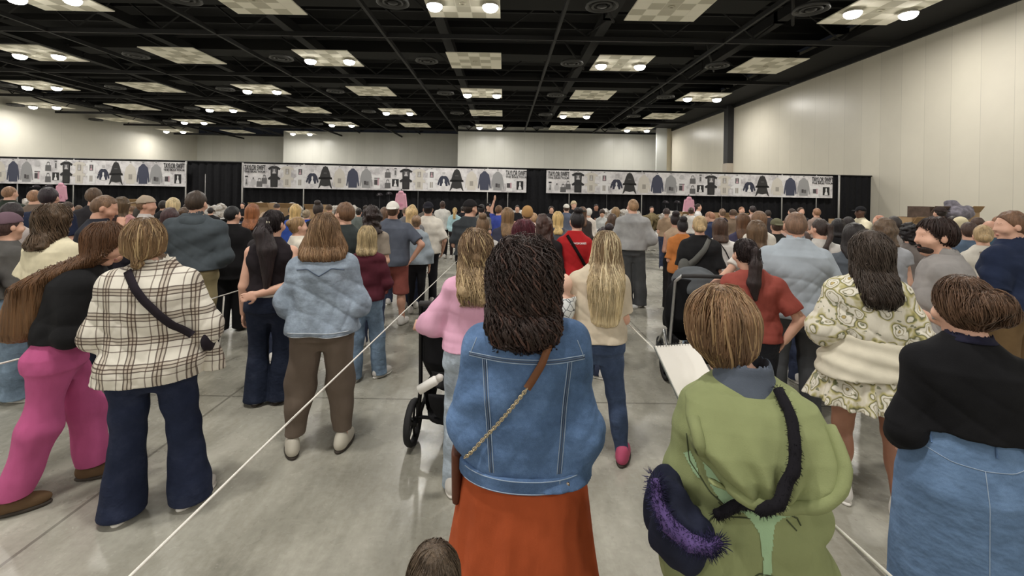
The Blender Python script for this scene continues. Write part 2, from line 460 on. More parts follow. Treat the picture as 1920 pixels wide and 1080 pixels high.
# ================================================================ drape, banners, poles
DA = np.array([-22.9,20.4]); DS = .0775; DH = 3.07
def drape_at(px):
    # depth of the drape line Y = DA1 + DS*(X-DA0) seen at photo column px (at banner height)
    t = (px-CX+(-45)*math.sin(ROLL))/F
    Y = (DA[1]-DS*DA[0])/(1-DS*t); return t*Y, Y
def drape_y(x): return DA[1]+DS*(x-DA[0])
DR = cloth((20,20,23), .2, .2)
def drape(name, x0, x1, label, h=DH):
    n = max(8,int((x1-x0)/.045)); vs=[]; fs=[]
    for i in range(n+1):
        x = x0+(x1-x0)*i/n; a = .045*math.sin(x*16+.7*math.sin(x*3.1))+.02*math.sin(x*37)
        for t in (0,.25,1):
            vs.append((x+.02*math.sin(x*9)*(1-t), drape_y(x)+a*(1.15-.75*t), .01+(h-.01)*t))
    for i in range(n):
        for k in range(2): fs.append((i*3+k,(i+1)*3+k,(i+1)*3+k+1,i*3+k+1))
    o = MB().add(vs,fs,0,True).build(name, DR)
    so = o.modifiers.new('thick','SOLIDIFY'); so.thickness = .008
    return tag(o, label, 'curtain', 'black curtains behind the sales tables')
xs = [drape_at(p)[0] for p in (-30,353,461,700,990,1240,1568,1663)]
drape('curtain', xs[0]-2, xs[1], 'black pleated curtain under the left banner')
drape('curtain', xs[1], xs[2], 'black pleated curtain in the bare gap left of the middle banner', DH+.02)
drape('curtain', xs[2], xs[3], 'black pleated curtain under the left half of the middle banner')
drape('curtain', xs[3], xs[4], 'black pleated curtain under the right half of the middle banner')
drape('curtain', xs[4], xs[5], 'black pleated curtain from the gap between the banners rightwards')
drape('curtain', xs[5], xs[6], 'black pleated curtain under the right half of the right banner')
drape('curtain', xs[6], xs[7], 'bare black curtain at the far right end beside the wall', DH+.03)
PW = plain('pole_white', (178,176,172), .4, .3)
def pole(px, label, th=.022, h=DH, w2=None, mat=None):
    x,y = drape_at(px); y -= .17
    r = root('drape_pole', label, 'pole', (x,y,0), 0, 'drape poles')
    MB().tube([(0,0,.0),(0,0,h)], th, 8).build('upright', mat or PW, r)
    MB().box((0,0,.008),(.4,.4,.014)).build('base_plate', plain('base_steel',(90,90,92),.5,.5), r)
    return r
pole(41,'slim pale pole under the left banner, leftmost one')
pole(145,'slim pale pole under the left banner between pink hoodie and cardboard box')
pole(354,'white pole at the right end of the left banner',.035)
pole(390,'thin grey pole in the black gap beside the left banner',.015,2.5)
pole(459,'white pole at the left end of the middle banner',.04)
pole(573,'pale pole under the middle banner above the dark capped staff member',.03)
pole(786,'thin dark grey pole just right of the pink hoodie in the middle',.015,2.2,None,plain('pole_dark',(80,80,80),.5,.4))
pole(915,'pale pole above the black cap with white logo',.022)
pole(953,'short thin grey pole near the raised hand',.014,2.15)
pole(1067,'thin pole left of the man facing us in black',.018)
pole(1137,'short dark pole behind the seller in a grey top',.014,2.2,None,plain('pole_dark',(80,80,80),.5,.4))
pole(1202,'pale pole right of the tall grey sweatshirt man',.024)
pole(1351,'thin dark pole behind the shopper in a black tank top',.014,2.3,None,plain('pole_dark',(80,80,80),.5,.4))
pole(1463,'pale pole above the big man in the light blue shirt',.03)
pole(1527,'thin pale pole near the right end of the right banner',.02)
pole(1569,'thick white pole at the end of the right banner',.05,DH+.02)
m = MB(); x0 = xs[0]-2; x1 = xs[7]
rr = MB().tube([(x0+(x1-x0)*t, drape_y(x0+(x1-x0)*t)-.03, DH+.02) for t in (0,1)], .03, 8).build('curtain_rail', plain('rail_black',(18,18,20),.5)); tag(rr,'black rail along the top of the curtain','rail')

# banners with the printed merchandise
BNW = None
def banner_mat():
    n = NT('banner_vinyl'); v = n.coord(); a = n.noise(v, 2.2, 5, .7)
    n.base(n.ramp(a, [(.35,lin((176,172,176))),(.5,lin((214,211,213))),(.65,lin((232,230,231)))])); n.rough(.5)
    n.bump(n.noise(n.coord((1,1,2)), 1.7, 3), .3, .05); return n.m
BNW = banner_mat()
PC = {k: plain('print_'+k, c, .55) for k,c in dict(black=(34,33,36), char=(44,43,44), navy=(62,66,88), dnavy=(46,50,70), grey=(150,150,152), cream=(206,200,190), white=(226,225,226), tan=(160,154,146), mid=(98,96,98), photo=(70,66,70), pink=(196,160,170), lgrey=(190,188,190)).items()}
PK = list(PC)
def mir(pts): return pts+[(-x,y) for x,y in reversed(pts)]
SH = {  # half outlines, x 0..1 half width, y 0 bottom..1 top
 'tee': mir([(0,.97),(.28,1),(.55,.94),(1,.76),(.82,.60),(.58,.66),(.55,0),(0,0)]),
 'long': mir([(0,.98),(.25,1),(.5,.93),(.78,.66),(.98,.18),(.86,.06),(.72,.16),(.6,.42),(.6,0),(0,0)]),
 'hood': mir([(0,1),(.2,.99),(.34,.93),(.7,.82),(.9,.5),(1,.12),(.84,.06),(.7,.34),(.66,.0),(0,0)]),
 'skirtl': mir([(0,1),(.3,.98),(.55,.8),(.8,.5),(1,.42),(.92,.52),(.6,.5),(.7,.36),(1,.0),(.85,.02),(.6,.14),(0,.1)]),
 'tote': mir([(0,.62),(.75,.62),(.8,0),(0,0)]),
 'handle': mir([(0,1),(.35,.95),(.45,.62),(.33,.62),(.25,.85),(0,.9)]),
 'rect': mir([(0,1),(1,1),(1,0),(0,0)]),
 'fig': mir([(0,1),(.35,.9),(.4,.66),(.25,.55),(.8,.25),(.9,0),(0,0)]),
 'cup': mir([(0,1),(.5,1),(.62,.1),(.3,0),(0,0)]),
}
def banner(pa, pb, items, label, name='merchandise_banner', extra_left=0):
    xa,ya = drape_at(pa); xb,yb = drape_at(pb); n = 60; H = 1.13; off = .2
    top = DH-.05
    def at(px, v, d=0):
        x,y = drape_at(px)
        return (x, drape_y(x)-off-d, top-(1-v)*H)
    r = root(name, label, 'banner', (0,0,0), 0, 'merchandise banners')
    m = MB(); vs=[]; fs=[]
    for i in range(n+1):
        px = pa+(pb-pa)*i/n
        for t in (0,1): vs.append(at(px, t))
    for i in range(n): fs.append((i*2,(i+1)*2,(i+1)*2+1,i*2+1))
    o = m.add(vs,fs).build('sheet', BNW, r); sd = o.modifiers.new('t','SOLIDIFY'); sd.thickness=.01; sd.offset = 1
    m = MB()
    def shape(kind, cx, hw, v0, v1, col, lay=1):
        hw = hw*1.14; pts = [at(cx+x*hw, v0+(v1-v0)*y, .012+.004*lay) for x,y in SH[kind]]
        m.add(pts,[tuple(range(len(pts)))[::-1]], PK.index(col))
    def garment(k, p):
        if k=='btee':
            shape('tee',p,10.5,.5,.93,'black'); shape('tee',p,10.5,.05,.53,'black',2); shape('rect',p,4,.6,.82,'mid',3); shape('rect',p,3.2,.1,.36,'char',3)
            shape('fig',p,3,.62,.8,'lgrey',4)
        elif k in ('ctee','wtee'):
            c = 'cream' if k=='ctee' else 'white'
            shape('tee',p,11,.5,.93,c); shape('tee',p,11,.06,.52,c,2); shape('rect',p,3,.58,.82,'tan' if k=='ctee' else 'mid',3); 
            for q in (-2,1.2): shape('rect',p+q,1.0,.14,.38,'tan',3)
            shape('fig',p,2,.6,.8,'pink' if k=='wtee' else 'lgrey',4)
        elif k=='crop':
            shape('long',p,10.5,.22,.66,'dnavy'); shape('fig',p,3.6,.2,.54,'white',2); shape('rect',p,2.4,.72,.82,'lgrey',2)
        elif k=='char': shape('skirtl',p,11.5,.02,.95,'char'); shape('rect',p,2.6,.66,.69,'mid',3)
        elif k=='navy': shape('hood',p,10.5,.08,.9,'navy')
        elif k=='ghood': shape('hood',p,10.5,.08,.9,'grey'); shape('rect',p-2,1.6,.22,.38,'photo',3); shape('rect',p+2.4,2,.2,.36,'mid',3)
        elif k=='cream': shape('hood',p,10.5,.08,.88,'cream'); shape('rect',p,2.8,.26,.46,'tan',3)
        elif k=='ptee': shape('tee',p,9.5,.06,.62,'white'); shape('rect',p-1.5,3,.22,.44,'photo',3); shape('rect',p+2.6,1.4,.2,.5,'pink',3); shape('rect',p,4.4,.48,.52,'mid',3); shape('hood',p,4,.72,.93,'lgrey',2)
        elif k=='totes':
            for v in (.1,.55): shape('tote',p,6,v-.02,v+.36,'mid'); shape('handle',p,6,v-.02,v+.36,'mid')
        elif k=='totes2':
            shape('tote',p-4,6,.05,.42,'mid'); shape('handle',p-4,6,.05,.42,'mid'); shape('tote',p+5,5.5,.18,.56,'mid',2); shape('handle',p+5,5.5,.18,.56,'mid',2)
        elif k=='tumbler': shape('cup',p,3.6,.58,.93,'lgrey'); shape('rect',p,2,.9,.95,'mid',2); shape('rect',p,1.2,.65,.85,'mid',2); shape('rect',p,5.5,.16,.48,'black'); shape('fig',p,2.8,.17,.44,'white',2)
        elif k=='tumb1': shape('cup',p,4.5,.06,.46,'lgrey'); shape('rect',p,2.4,.44,.5,'black',2); shape('fig',p,1.6,.14,.38,'mid',2)
        elif k=='pend': shape('hood',p,4.5,.12,.4,'lgrey'); shape('rect',p,1,.36,.44,'mid',2)
        elif k=='poster': shape('rect',p,5.5,.12,.5,'black'); shape('fig',p,3,.13,.46,'white',2)
        elif k=='ptee2': shape('tee',p,9,.06,.56,'white'); shape('rect',p-1.5,3,.2,.4,'photo',3); shape('rect',p+2.6,1.4,.18,.42,'pink',3)
        if k in ('btee','ctee','wtee','char','cream','navy','ghood'):
            shape('rect',p,1.2,.945,.975,'mid',3)
        for q in (-3,3): 
            if k in ('ctee','wtee','cream'): shape('rect',p+q+9,2.2,.47,.485,'lgrey',2)
    titles = []
    for k,p in items:
        if k.startswith('title'): titles.append(p)
        else: garment(k,p)
    m.build('printed_merchandise', [PC[k] for k in PK], r)
    for t in titles:
        for txt,v0,v1,wd in (('TAYLOR SWIFT',.73,.95,39),('THE ERAS TOUR',.63,.71,39)):
            cu = bpy.data.curves.new('lettering','FONT'); cu.body = txt; cu.size = 1; cu.extrude = .002; cu.offset = .012; cu.align_x = 'CENTER'
            to = bpy.data.objects.new('tmp', cu); COL.objects.link(to); bpy.context.view_layer.update()
            me = bpy.data.meshes.new_from_object(to.evaluated_get(bpy.context.evaluated_depsgraph_get())); bpy.data.objects.remove(to)
            co = np.zeros(len(me.vertices)*3); me.vertices.foreach_get('co',co); co = co.reshape(-1,3)
            a = at(t-wd/2,v0,.03); b = at(t+wd/2,v0,.03); Hh = (v1-v0)*H; wm = b[0]-a[0]
            x = (co[:,0]-co[:,0].min())/np.ptp(co[:,0]); z = (co[:,1]-co[:,1].min())/np.ptp(co[:,1])
            out = np.stack([a[0]+x*wm, drape_y(a[0]+x*wm)-off-.028-co[:,2]*2, a[2]+z*Hh],1); me.vertices.foreach_set('co', out.ravel()); me.update()
            link('lettering', me, PC['black'], r)
    return r
mid_items = [('title',483),('tumb1',467.5),('pend',480),('totes2',495.5),('btee',518.7),('ctee',543),('wtee',567),('crop',589.5),('char',613.5),('cream',640),('navy',664.5),('ghood',689.5),('ptee',709.5),('totes',729.5),('tumbler',743.7),('btee',763.3),('ctee',788),('wtee',811),('crop',833.5),('char',857.5),('cream',885),('navy',909),('ghood',933.5),('title',968),('ptee2',955.5),('poster',975)]
banner(461.5,987,mid_items,'long white merchandise banner hung across the middle of the black curtain')
def remap(px, a0,a1,b0,b1): return b0+(px-a0)*(b1-b0)/(a1-a0)
banner(1024,1556,[(k,remap(p,467.5,975,1031,1544)) for k,p in mid_items],'long white merchandise banner hung on the right beside the wall')
banner(-60,355,[(k,remap(p,763.3,975,133,340)) if p>=763 else (k,remap(p,640,763.3,10,133)) for k,p in mid_items if p>=640]+[('char',-30)],'long white merchandise banner cut off by the left picture edge')

# ================================================================ sales tables and goods
CARD = cloth((168,138,102), .08, .05, .8); CARD2 = cloth((150,120,84), .08, .05, .8); WCL = cloth((214,212,208), .05, .4, .8)
def plastic():
    n = NT('clear_bags'); v = n.coord(); a = n.noise(v, 7, 5, .7)
    n.base(n.ramp(a,[(.35,lin((120,104,84))),(.5,lin((196,188,178))),(.62,lin((226,224,222)))])); n.rough(.25)
    n.bump(n.noise(v, 9, 5, .8), .9, .06); return n.m
PLS = plastic()
def table(x, y, w_, label, cloth_=True):
    r = root('sales_table', label, 'table', (x,y,0), DS, 'sales tables')
    MB().box((0,0,.735),(w_,.76,.03)).build('tabletop', plain('table_top',(205,203,200),.5), r)
    for sx in (-1,1):
        for sy in (-1,1):
            MB().tube([(sx*(w_/2-.12),sy*.3,0),(sx*(w_/2-.12),sy*.3,.72)],.016,6).build('leg', plain('leg_steel',(90,90,92),.4,.7), r)
    if cloth_:
        n = 24; vs=[]; fs=[]
        for i in range(n+1):
            xx = -w_/2+w_*i/n
            for z,yy in ((.755,.39),(.755,-.39),(.74,-.41),(.28,-.40-.02*math.sin(i*1.7))): vs.append((xx,yy,z))
        for i in range(n):
            for k in range(3): fs.append((i*4+k,i*4+k+1,(i+1)*4+k+1,(i+1)*4+k))
        o = MB().add(vs,fs,0,True).build('tablecloth', WCL, r); o.modifiers.new('t','SOLIDIFY').thickness = .006
    return r
def cbox(px, ytop, Z, wpx, h, label, zb=None, mat=None, dep=.5, rz=.1):
    x,zt = W(px,ytop,Z); w_ = wpx*Z/F; z0 = zt-h if zb is None else zb
    r = root('cardboard_box', label, 'box', (x,Z+dep/2,z0), rz, 'cardboard boxes of merchandise')
    hh = zt-z0; m = MB(); t = .012
    m.box((0,-dep/2,hh/2),(w_,t,hh)); m.box((0,dep/2,hh/2),(w_,t,hh)); m.box((-w_/2,0,hh/2),(t,dep,hh)); m.box((w_/2,0,hh/2),(t,dep,hh)); m.box((0,0,.01),(w_,dep,t))
    m.build('carton', mat or CARD, r)
    m = MB(); m.box((0,-dep/2-.06,hh-.05),(w_*.96,t,.16),0,0,Matrix.Rotation(.6,3,'X')); m.build('flap', mat or CARD2, r)
    return r
def goods(px, ytop, Z, wpx, label, seed=0, hbase=.76, mat=None, name='merchandise_pile'):
    x,zt = W(px,ytop,Z); w_ = wpx*Z/F; R = random.Random(seed); pr = []
    k = max(3,int(w_/.22))
    for i in range(k):
        for q in range(3):
            xx = -w_/2+w_*(i+.5)/k+R.uniform(-.05,.05); zz = hbase+.12+(zt-hbase-.18)*q/2*R.uniform(.75,1)
            pr.append(ell((xx,R.uniform(-.1,.15),zz),(R.uniform(.12,.2),.18,R.uniform(.10,.17)),None,.03))
    if hbase > .7 and Z > 14.6: table(x, Z, w_+.3, 'small sales table under the '+label, False)
    o = blob(name, pr, .03, mat or PLS, None, [cut_plane((0,0,-1),-hbase)], wob(seed,(30,30,26),.02)); o.location = (x,Z,0)
    return tag(o, label, 'merchandise', 'piles of bagged merchandise')

# ================================================================ people
SK_L = skin((226,176,150)); SK_M = skin((206,154,128)); SK_T = skin((176,124,98)); SK_D = skin((98,66,50))
SHOE_W = plain('shoe_white', (222,218,212), .6); SHOE_B = plain('shoe_black', (26,26,28), .6); SOLE = plain('shoe_sole', (232,228,220), .6)
def fR(): return None
TF = [(1.46,.05,.05,-.012),(1.425,.075,.060,-.016),(1.385,.118,.076,-.018),(1.335,.156,.092,-.014),(1.28,.165,.104,-.004),(1.24,.160,.115,.004),(1.15,.150,.112,.006),(1.06,.142,.10,.0),(.98,.165,.115,-.006),(.90,.182,.132,-.014),(.82,.178,.125,-.012),(.77,.14,.10,0)]
TM = [(1.47,.058,.056,-.012),(1.43,.088,.066,-.016),(1.39,.138,.084,-.018),(1.34,.178,.10,-.014),(1.28,.188,.113,-.004),(1.24,.182,.122,.0),(1.15,.170,.118,.004),(1.06,.162,.112,.004),(.98,.166,.118,.0),(.90,.172,.126,-.008),(.82,.168,.120,-.008),(.77,.14,.10,0)]
POSE = dict(down=((.06,-.02,-.29),(.075,.03,-.53)), loose=((.10,-.03,-.28),(.10,.05,-.52)), phone=((.06,-.02,-.29),(-.05,.21,-.20)),
  low=((.08,-.03,-.29),(-.03,.18,-.36)), cross=((.08,.02,-.28),(-.17,.19,-.25)), hip=((.20,-.09,-.22),(.07,-.06,-.42)), back=((.06,-.13,-.27),(-.14,-.19,-.38)),
  pocket=((.13,-.06,-.27),(.09,.07,-.47)), face=((.10,.16,-.22),(-.06,.17,.04)), up=((.10,.06,.24),(.04,.10,.47)), reach=((.08,.16,-.20),(.05,.42,-.18)))
LEGS = dict(skinny=(.088,.06,.045), straight=(.092,.07,.062), flare=(.09,.064,.098), wide=(.098,.092,.098), jogger=(.10,.088,.055), legging=(.085,.054,.038), baggy=(.11,.115,.10))
class P: pass
def hand(W_, u, v, n, curl=.6, s=1):
    u = Vector(u).normalized(); n = (Vector(n)-u*Vector(n).dot(u)); n = n.normalized() if n.length>.05 else u.orthogonal().normalized(); v = n.cross(u).normalized()*s
    W_ = Vector(W_); R = Matrix((v,n,u)).transposed(); out = [ell(W_+u*.052,(.041,.016,.05),R,.012)]
    for i,(o,L) in enumerate(((-.029,.066),(-.010,.075),(.010,.070),(.029,.056))):
        a = W_+u*.092+v*o; m = a+(u*math.cos(curl*.6)+n*math.sin(curl*.6))*L*.55; e = m+(u*math.cos(curl*1.7)+n*math.sin(curl*1.7))*L*.5
        out += [cone(a,m,.0095,.0085,.004), cone(m,e,.0085,.007,.003)]
    a = W_+u*.03-v*.034; m = a+(u*.7-v*.6+n*.35)*.036; e = m+(u*.9-v*.1+n*.4)*.03
    out += [cone(a,m,.013,.0105,.008), cone(m,e,.0105,.008,.003)]
    return out
def person(px, ytop, Z, label, fem=True, b=1.0, hw=None, d=None, rz=0, sk=None, head=(0,0), hoff=(0,0), top=('t_shirt',(200,200,200)), sleeve=.75,
           hem=.92, infl=.016, box=0.0, bot=('jeans',(52,60,84),'straight'), cut_leg=None, hair=('short',(60,42,32)), hl=1.25, hwid=1.0, arms=('phone','phone'),
           feet=None, shoe=None, h=None, lean=(0,0), detail=1.0, collar=None, group=None, hatc=None, armr=1.0, skirt=None, fit=0.0, tmat=None, bmat=None, hairmat=None,
           tuck=False, eyes=False, wave=1.0, strands=0, dy=0.0, bare=False, slr=1.0, neck=0.0, legr=1.0, hdep=0.0, ce=None, hi=None, shz=0.0):
    X, zt = W(px, ytop, Z)
    if rz == 0 and Z < 8: rz = -math.degrees(math.atan2(X,Z))*.5
    H = h or max(1.0, min(2.0, zt))
    hw = hw if hw is not None else b; d = d if d is not None else (1+(b-1)*.8)
    slr = 1+(slr-1)*.4
    s = H/1.712; vox = min(.03, max(.0062, Z*.0021))/s/detail
    r = root('person', label, 'person', (X,Z+dy,0), math.radians(rz), group); r.scale = (s,s,s)
    o = P(); o.root = r; o.s = s; o.vox = vox; o.Z = Z
    sk = sk or SK_L; lx,ly = lean
    L = lambda z: max(0.0,(z-.9)/.55)
    T = TF if fem else TM
    def rings(inf, z0, bx_=0.0, extra=0.0):
        R = []
        for z,rx,ry,cy in T:
            t = min(1,max(0,(1.33-z)/.3)); f = b*(1-t)+hw*t if z<1.37 else 1+(b-1)*.8
            rx2, ry2 = rx*f, ry*(d if z<1.38 else 1)
            if bx_ and z<1.40:
                rb = .168*b if fem else .182*b; bq = bx_*min(1,max(0,(1.40-z)/.14)); rx2 = max(rx2, rb*bq+rx2*(1-bq)); ry2 = max(ry2, .125*d*bq+ry2*(1-bq))
            R.append((z, lx*L(z), cy+ly*L(z), rx2+inf+(extra if z<1.3 else 0), ry2+inf))
        R.sort(); R = [q for q in R if q[0]>z0+.01]; A = R[0]
        if z0 > .77:
            full = sorted((z,rx,ry,cy) for z,rx,ry,cy in T)
        if z0 > .77:
            below = [(z,rx,ry,cy) for z,rx,ry,cy in T if z <= z0+.01][0]; al = (z0-below[0])/(A[0]-below[0]) if A[0]>below[0] else 1
            A = (A[0],A[1],A[2],A[3]*al+(1-al)*((below[1]*hw+inf) if not bx_ else A[3]),A[4]*al+(1-al)*((below[2]*d+inf) if not bx_ else A[4]))
        R.insert(0,(z0,A[1],A[2],A[3]+(.0 if not bx_ else .004),A[4]))
        return R
    o.rings = rings
    # ---- head frame
    yaw,pit = head; R = Matrix.Rotation(math.radians(yaw),3,'Z') @ Matrix.Rotation(math.radians(pit),3,'X')
    piv = Vector((0,-.012,1.47)); sh = Vector((lx+hoff[0], ly+hoff[1], 0)); tt = piv - R@piv + sh
    Hd = lambda p: R@Vector(p)+tt
    def hcut(n,dd):
        n = Vector(n); ln = n.length; n = R@(n/ln); q = dd/ln + n.dot(tt); return cut_plane(n, q)
    o.Hd = Hd; o.hcut = hcut
    cov = top is not None; legc = bool(bot) and bot[0] not in ('skirt','shorts')
    rb_ = rings(-.010 if cov else 0,.80); q = rb_[0]; rb_[0] = (.80,q[1],q[2],q[3]*.72,q[4]*.72); rb_.insert(0,(.74,q[1],q[2],q[3]*.35,q[4]*.4)); body = [loft(rb_, .03)]
    body += [ell((lx*.7,ly*.9-.014,1.385),(.10*b if fem else .118*b,.062,.045),None,.05), cone((lx,ly-.022,1.38),Hd((0,-.012,1.50)),.051 if fem else .061,.048 if fem else .057,.03)]
    hs = 1.0 if fem else 1.03
    body += [ell(Hd((0,-.008,1.598)),(.074*hs,.092*hs,.094),R,.02), ell(Hd((0,.024,1.533)),(.056*hs,.064*hs,.074),R,.03),
             cone(Hd((0,.094,1.582)),Hd((0,.106,1.550)),.006,.0105,.012), ell(Hd((0,.083,1.512)),(.022,.011,.0045),R,.006), ell(Hd((0,.082,1.502)),(.019,.011,.005),R,.006), ell(Hd((0,.079,1.602)),(.040,.010,.009),R,.02), ell(Hd((0,.066,1.474)),(.022,.020,.016),R,.02), ell(Hd((0,.030,1.562)),(.060*hs,.060,.058),R,.02), cone(Hd((0,-.03,1.47)),Hd((0,.045,1.478)),.037,.026,.03)]
    for q in (-1,1): body += [ell(Hd((q*.077*hs,-.004,1.567)),(.011,.02,.031),R,.006), cone(Hd((q*.05,.06,1.545)),Hd((q*.03,.075,1.55)),.02,.014,.03)]
    # ---- arms
    sx = (.140 if fem else .162)*b; tops = []; ar = armr*(1+(b-1)*.5)
    name, tcol = top[0], top[1]; A = {}
    for q,ps in ((-1,arms[0]),(1,arms[1])):
        E0,W0 = POSE[ps] if isinstance(ps,str) else ps
        S = Vector((q*sx+lx, ly-.012, (1.325 if fem else 1.337)+shz)); ex = (b-1)*.05-.018*(0 if ps in ('hip',) else 1)
        E = S+Vector((q*(E0[0]+ex),E0[1],E0[2])); Wr = S+Vector((q*(W0[0]+ex*(.9 if ps in ('down','loose','hip','pocket') else .3)),W0[1],W0[2]))
        body += [ell(S,(.044*ar,.050*ar,.048*ar),None,.03), cone(S,E,.042*ar,.037*ar,.02), cone(E,Wr,.038*ar,.026*(1+(ar-1)*.5),.015)]
        u = (Wr-E).normalized(); n = {'back':(-q*.2,-1,0),'hip':(-q,0,-.2),'pocket':(-q,.2,0)}.get(ps if isinstance(ps,str) else '', (-q,.1,-.3 if abs(u.z)<.5 else 0))
        if Z < 9: body += hand(Wr,u,None,n,.7,q)
        else: body += [ell(Wr+u*.07,(.03,.03,.07),None,.01)]
        A[q] = (S,E,Wr)
    o.A = A
    # ---- legs
    fx = .085*hw if hw<1.2 else .10*hw; ft = feet or ((-fx-.01,0,8),(fx+.01,0,-8)); o.legs = []
    style = bot[2] if bot and len(bot)>2 else 'straight'
    lr0 = legr*(1+(hw-1)*.85); lr = lr0*(.86 if bot and bot[0] not in ('skirt','shorts') else 1)
    for q,(ax,ay,tw) in zip((-1,1),ft):
        Hp = Vector((q*.088*hw,-.008,.86)); An = Vector((ax,ay-.02,.085)); K = (Hp+An)/2+Vector((0,.025+abs(ay)*.10,.0)); K.z=.475
        a = math.radians(tw); fd = Vector((-math.sin(a),math.cos(a),0))
        o.legs.append((Hp,K,An,fd))
        body += [cone(Hp,K,.082*lr,.052*lr,.03), cone(K,An,.050*lr,.036*(1+(lr-1)*.4),.02), ell((K*.62+An*.38)+Vector((0,-.018,0)),(.05*lr,.055*lr,.10),None,.03), cone(An-Vector((0,0,.045)),An+fd*.13-Vector((0,0,.058)),.03,.022,.02)]
    body_o = blob('body', body, vox, sk, r); o.body = body_o
    lr = lr0
    # ---- bottom
    if bot and bot[0] in ('jeans','trousers','leggings','joggers','cargo_trousers','shorts'):
        lg = LEGS[style]; pr = []; inf = .012 if tuck else .006; wz = max(.97,min(1.05, hem+.05)) if not tuck else 1.06
        ra_ = rings(inf,.775); Rr = [q for i_,q in enumerate(ra_) if q[0]<=wz or ra_[i_-1][0]<=wz]; q = Rr[0]; Rr[0] = (.785,q[1],q[2],q[3]*.92,q[4]*.90); Rr.insert(0,(.72,q[1],q[2],q[3]*.6,q[4]*.55)); pr.append(loft(Rr,.03))
        zc_ = cut_leg if cut_leg else .035
        for Hp,K,An,fd in o.legs:
            k0 = (An-K).normalized(); End = An-Vector((0,0,.05)); wd = (1+(hw-1)*.8)*legr
            pr += [cone(Hp-Vector((0,0,.03)),K,lg[0]*wd*1.03,lg[1]*wd+.004,.035), cone(K,End,lg[1]*wd+.004,lg[2]*wd,.025)]
            if style in ('skinny','legging','straight','jogger'): pr.append(ell((K*.62+An*.38)+Vector((0,-.018,0)),(.054*lr,.060*lr,.11),None,.03))
        for q in (-1,1): pr.append(ell((q*.075*hw,-.065*d,.885),(.080*hw,.072*d,.075),None,.03))
        cuts = [cut_plane((0,0,-1),-zc_), cut_plane((0,0,1),wz+.01)]
        f = wob(px, (7,7,15) if style in ('jogger','baggy','wide') else (6,6,19), .008 if style in ('jogger','baggy') else .004)
        o.bot = blob(bot[0], pr, vox, bmat or cloth(bot[1]) if bot[0]!='jeans' else (bmat or denim(bot[1])), r, cuts, f)
    elif bot and bot[0]=='skirt':
        zh = skirt.get('hem',.5); wr = skirt.get('flare',.06); N = skirt.get('folds',11); am = skirt.get('amp',.06)
        Rr = [q for q in rings(.014,.775) if q[0]<=max(1.04,hem+.12)]; c = Rr[0]
        low = [(zh,0,0,(.182*hw+wr),(.14*d+wr)), ((zh+.83)/2,0,0,.182*hw+wr*.55+.012,.145*d+wr*.5+.01), (.86,0,-.01,.186*hw+.012,.145*d+.012)]
        Rr = low+[q for q in Rr if q[0]>.9]
        ph = random.Random(px).uniform(0,6)
        def fold(x,y,z):
            a = np.arctan2(y,x); t = np.clip((.95-z)/(.95-zh),0,1); return am*t*(np.sin(a*N+ph+1.3*np.sin(a*3))+.4*np.sin(a*N*2.3+z*3))
        o.bot = blob('skirt', [loft(Rr,.02,2.0,fold)], vox, bmat or cloth(bot[1]), r)
    # ---- shoes
    if shoe != 'none':
        sm = {None:SHOE_W,'black':SHOE_B}.get(shoe, shoe)
        if not hasattr(sm,'name'): sm = plain('shoe_leather', sm, .7)
        for Hp,K,An,fd in o.legs:
            Rz = Matrix.Rotation(math.atan2(-fd.x,fd.y),3,'Z'); c = Vector((An.x,An.y,0)); g = lambda x,y,z: c+Rz@Vector((x,y,z))
            so = blob('shoe', [ell(g(0,.05,.045),(.047,.135,.05),Rz,.02), ell(g(0,-.035,.065),(.042,.055,.06),Rz,.03), cone(g(0,-.02,.06),g(0,-.025,.10),.042,.042,.02)], max(vox,.006), sm, r, [cut_plane((0,0,-1),-.004)])
            if Z < 5.5: blob('sole', [ell(g(0,.045,.012),(.051,.142,.03),Rz,.0)], max(vox,.006), SOLE if sm is SHOE_W else plain('dark_sole',(60,52,44),.8), so, [cut_plane((0,0,1),.022), cut_plane((0,0,-1),0)])
    # ---- top
    if top:
        t_ = infl; rg_ = [(z,cx_,cy_,rx_+.012*min(1,max(0,(1.08-z)/.1))*(0 if tuck else 1),ry_+.012*min(1,max(0,(1.08-z)/.1))*(0 if tuck else 1)) for z,cx_,cy_,rx_,ry_ in rings(t_,hem,box)]; pr = [loft(rg_,.03,2.0+.3*box), ell((lx*.7,ly*.9-.014,1.388),((.10 if fem else .118)*b+t_*.7,.064+t_*.6,.046),None,.05)]
        if hem < .95:
            for q in (-1,1): pr.append(ell((q*.075*hw,-.065*d,.89),(.09*hw+t_*.7,.085*d+t_*.7,.085),None,.05))
        cuts = [cut_plane((0,0,-1),-hem)]
        pr2 = []
        for q in (-1,1):
            S,E,Wr = A[q]; r0 = .043*ar+t_*.85+.003; r1 = (.038*ar+t_+.002)*slr; r2 = (.027*ar+t_+.004)*slr
            sl = sleeve if not isinstance(sleeve,tuple) else sleeve[0 if q<0 else 1]
            if sl > 0: pr2.append(ell(S,(.046*ar+t_*.8,.052*ar+t_*.8,.050*ar+t_*.7),None,.035))
            elif sl == 0: pr2.append(ell(S-Vector((q*.02,0,-.01)),(.04*ar+t_*.6,.045*ar+t_*.6,.05*ar),None,.03))
            if 0 < sl <= 1: pr2.append(cone(S,S+(E-S)*sl,r0,r0+(r1-r0)*sl+.008*slr,.025,True))
            elif sl > 1:
                pr2.append(cone(S,E,r0,r1,.03)); f_ = sl-1; pr2.append(cone(E,E+(Wr-E)*f_,r1,r1+(r2-r1)*f_,.03,True))
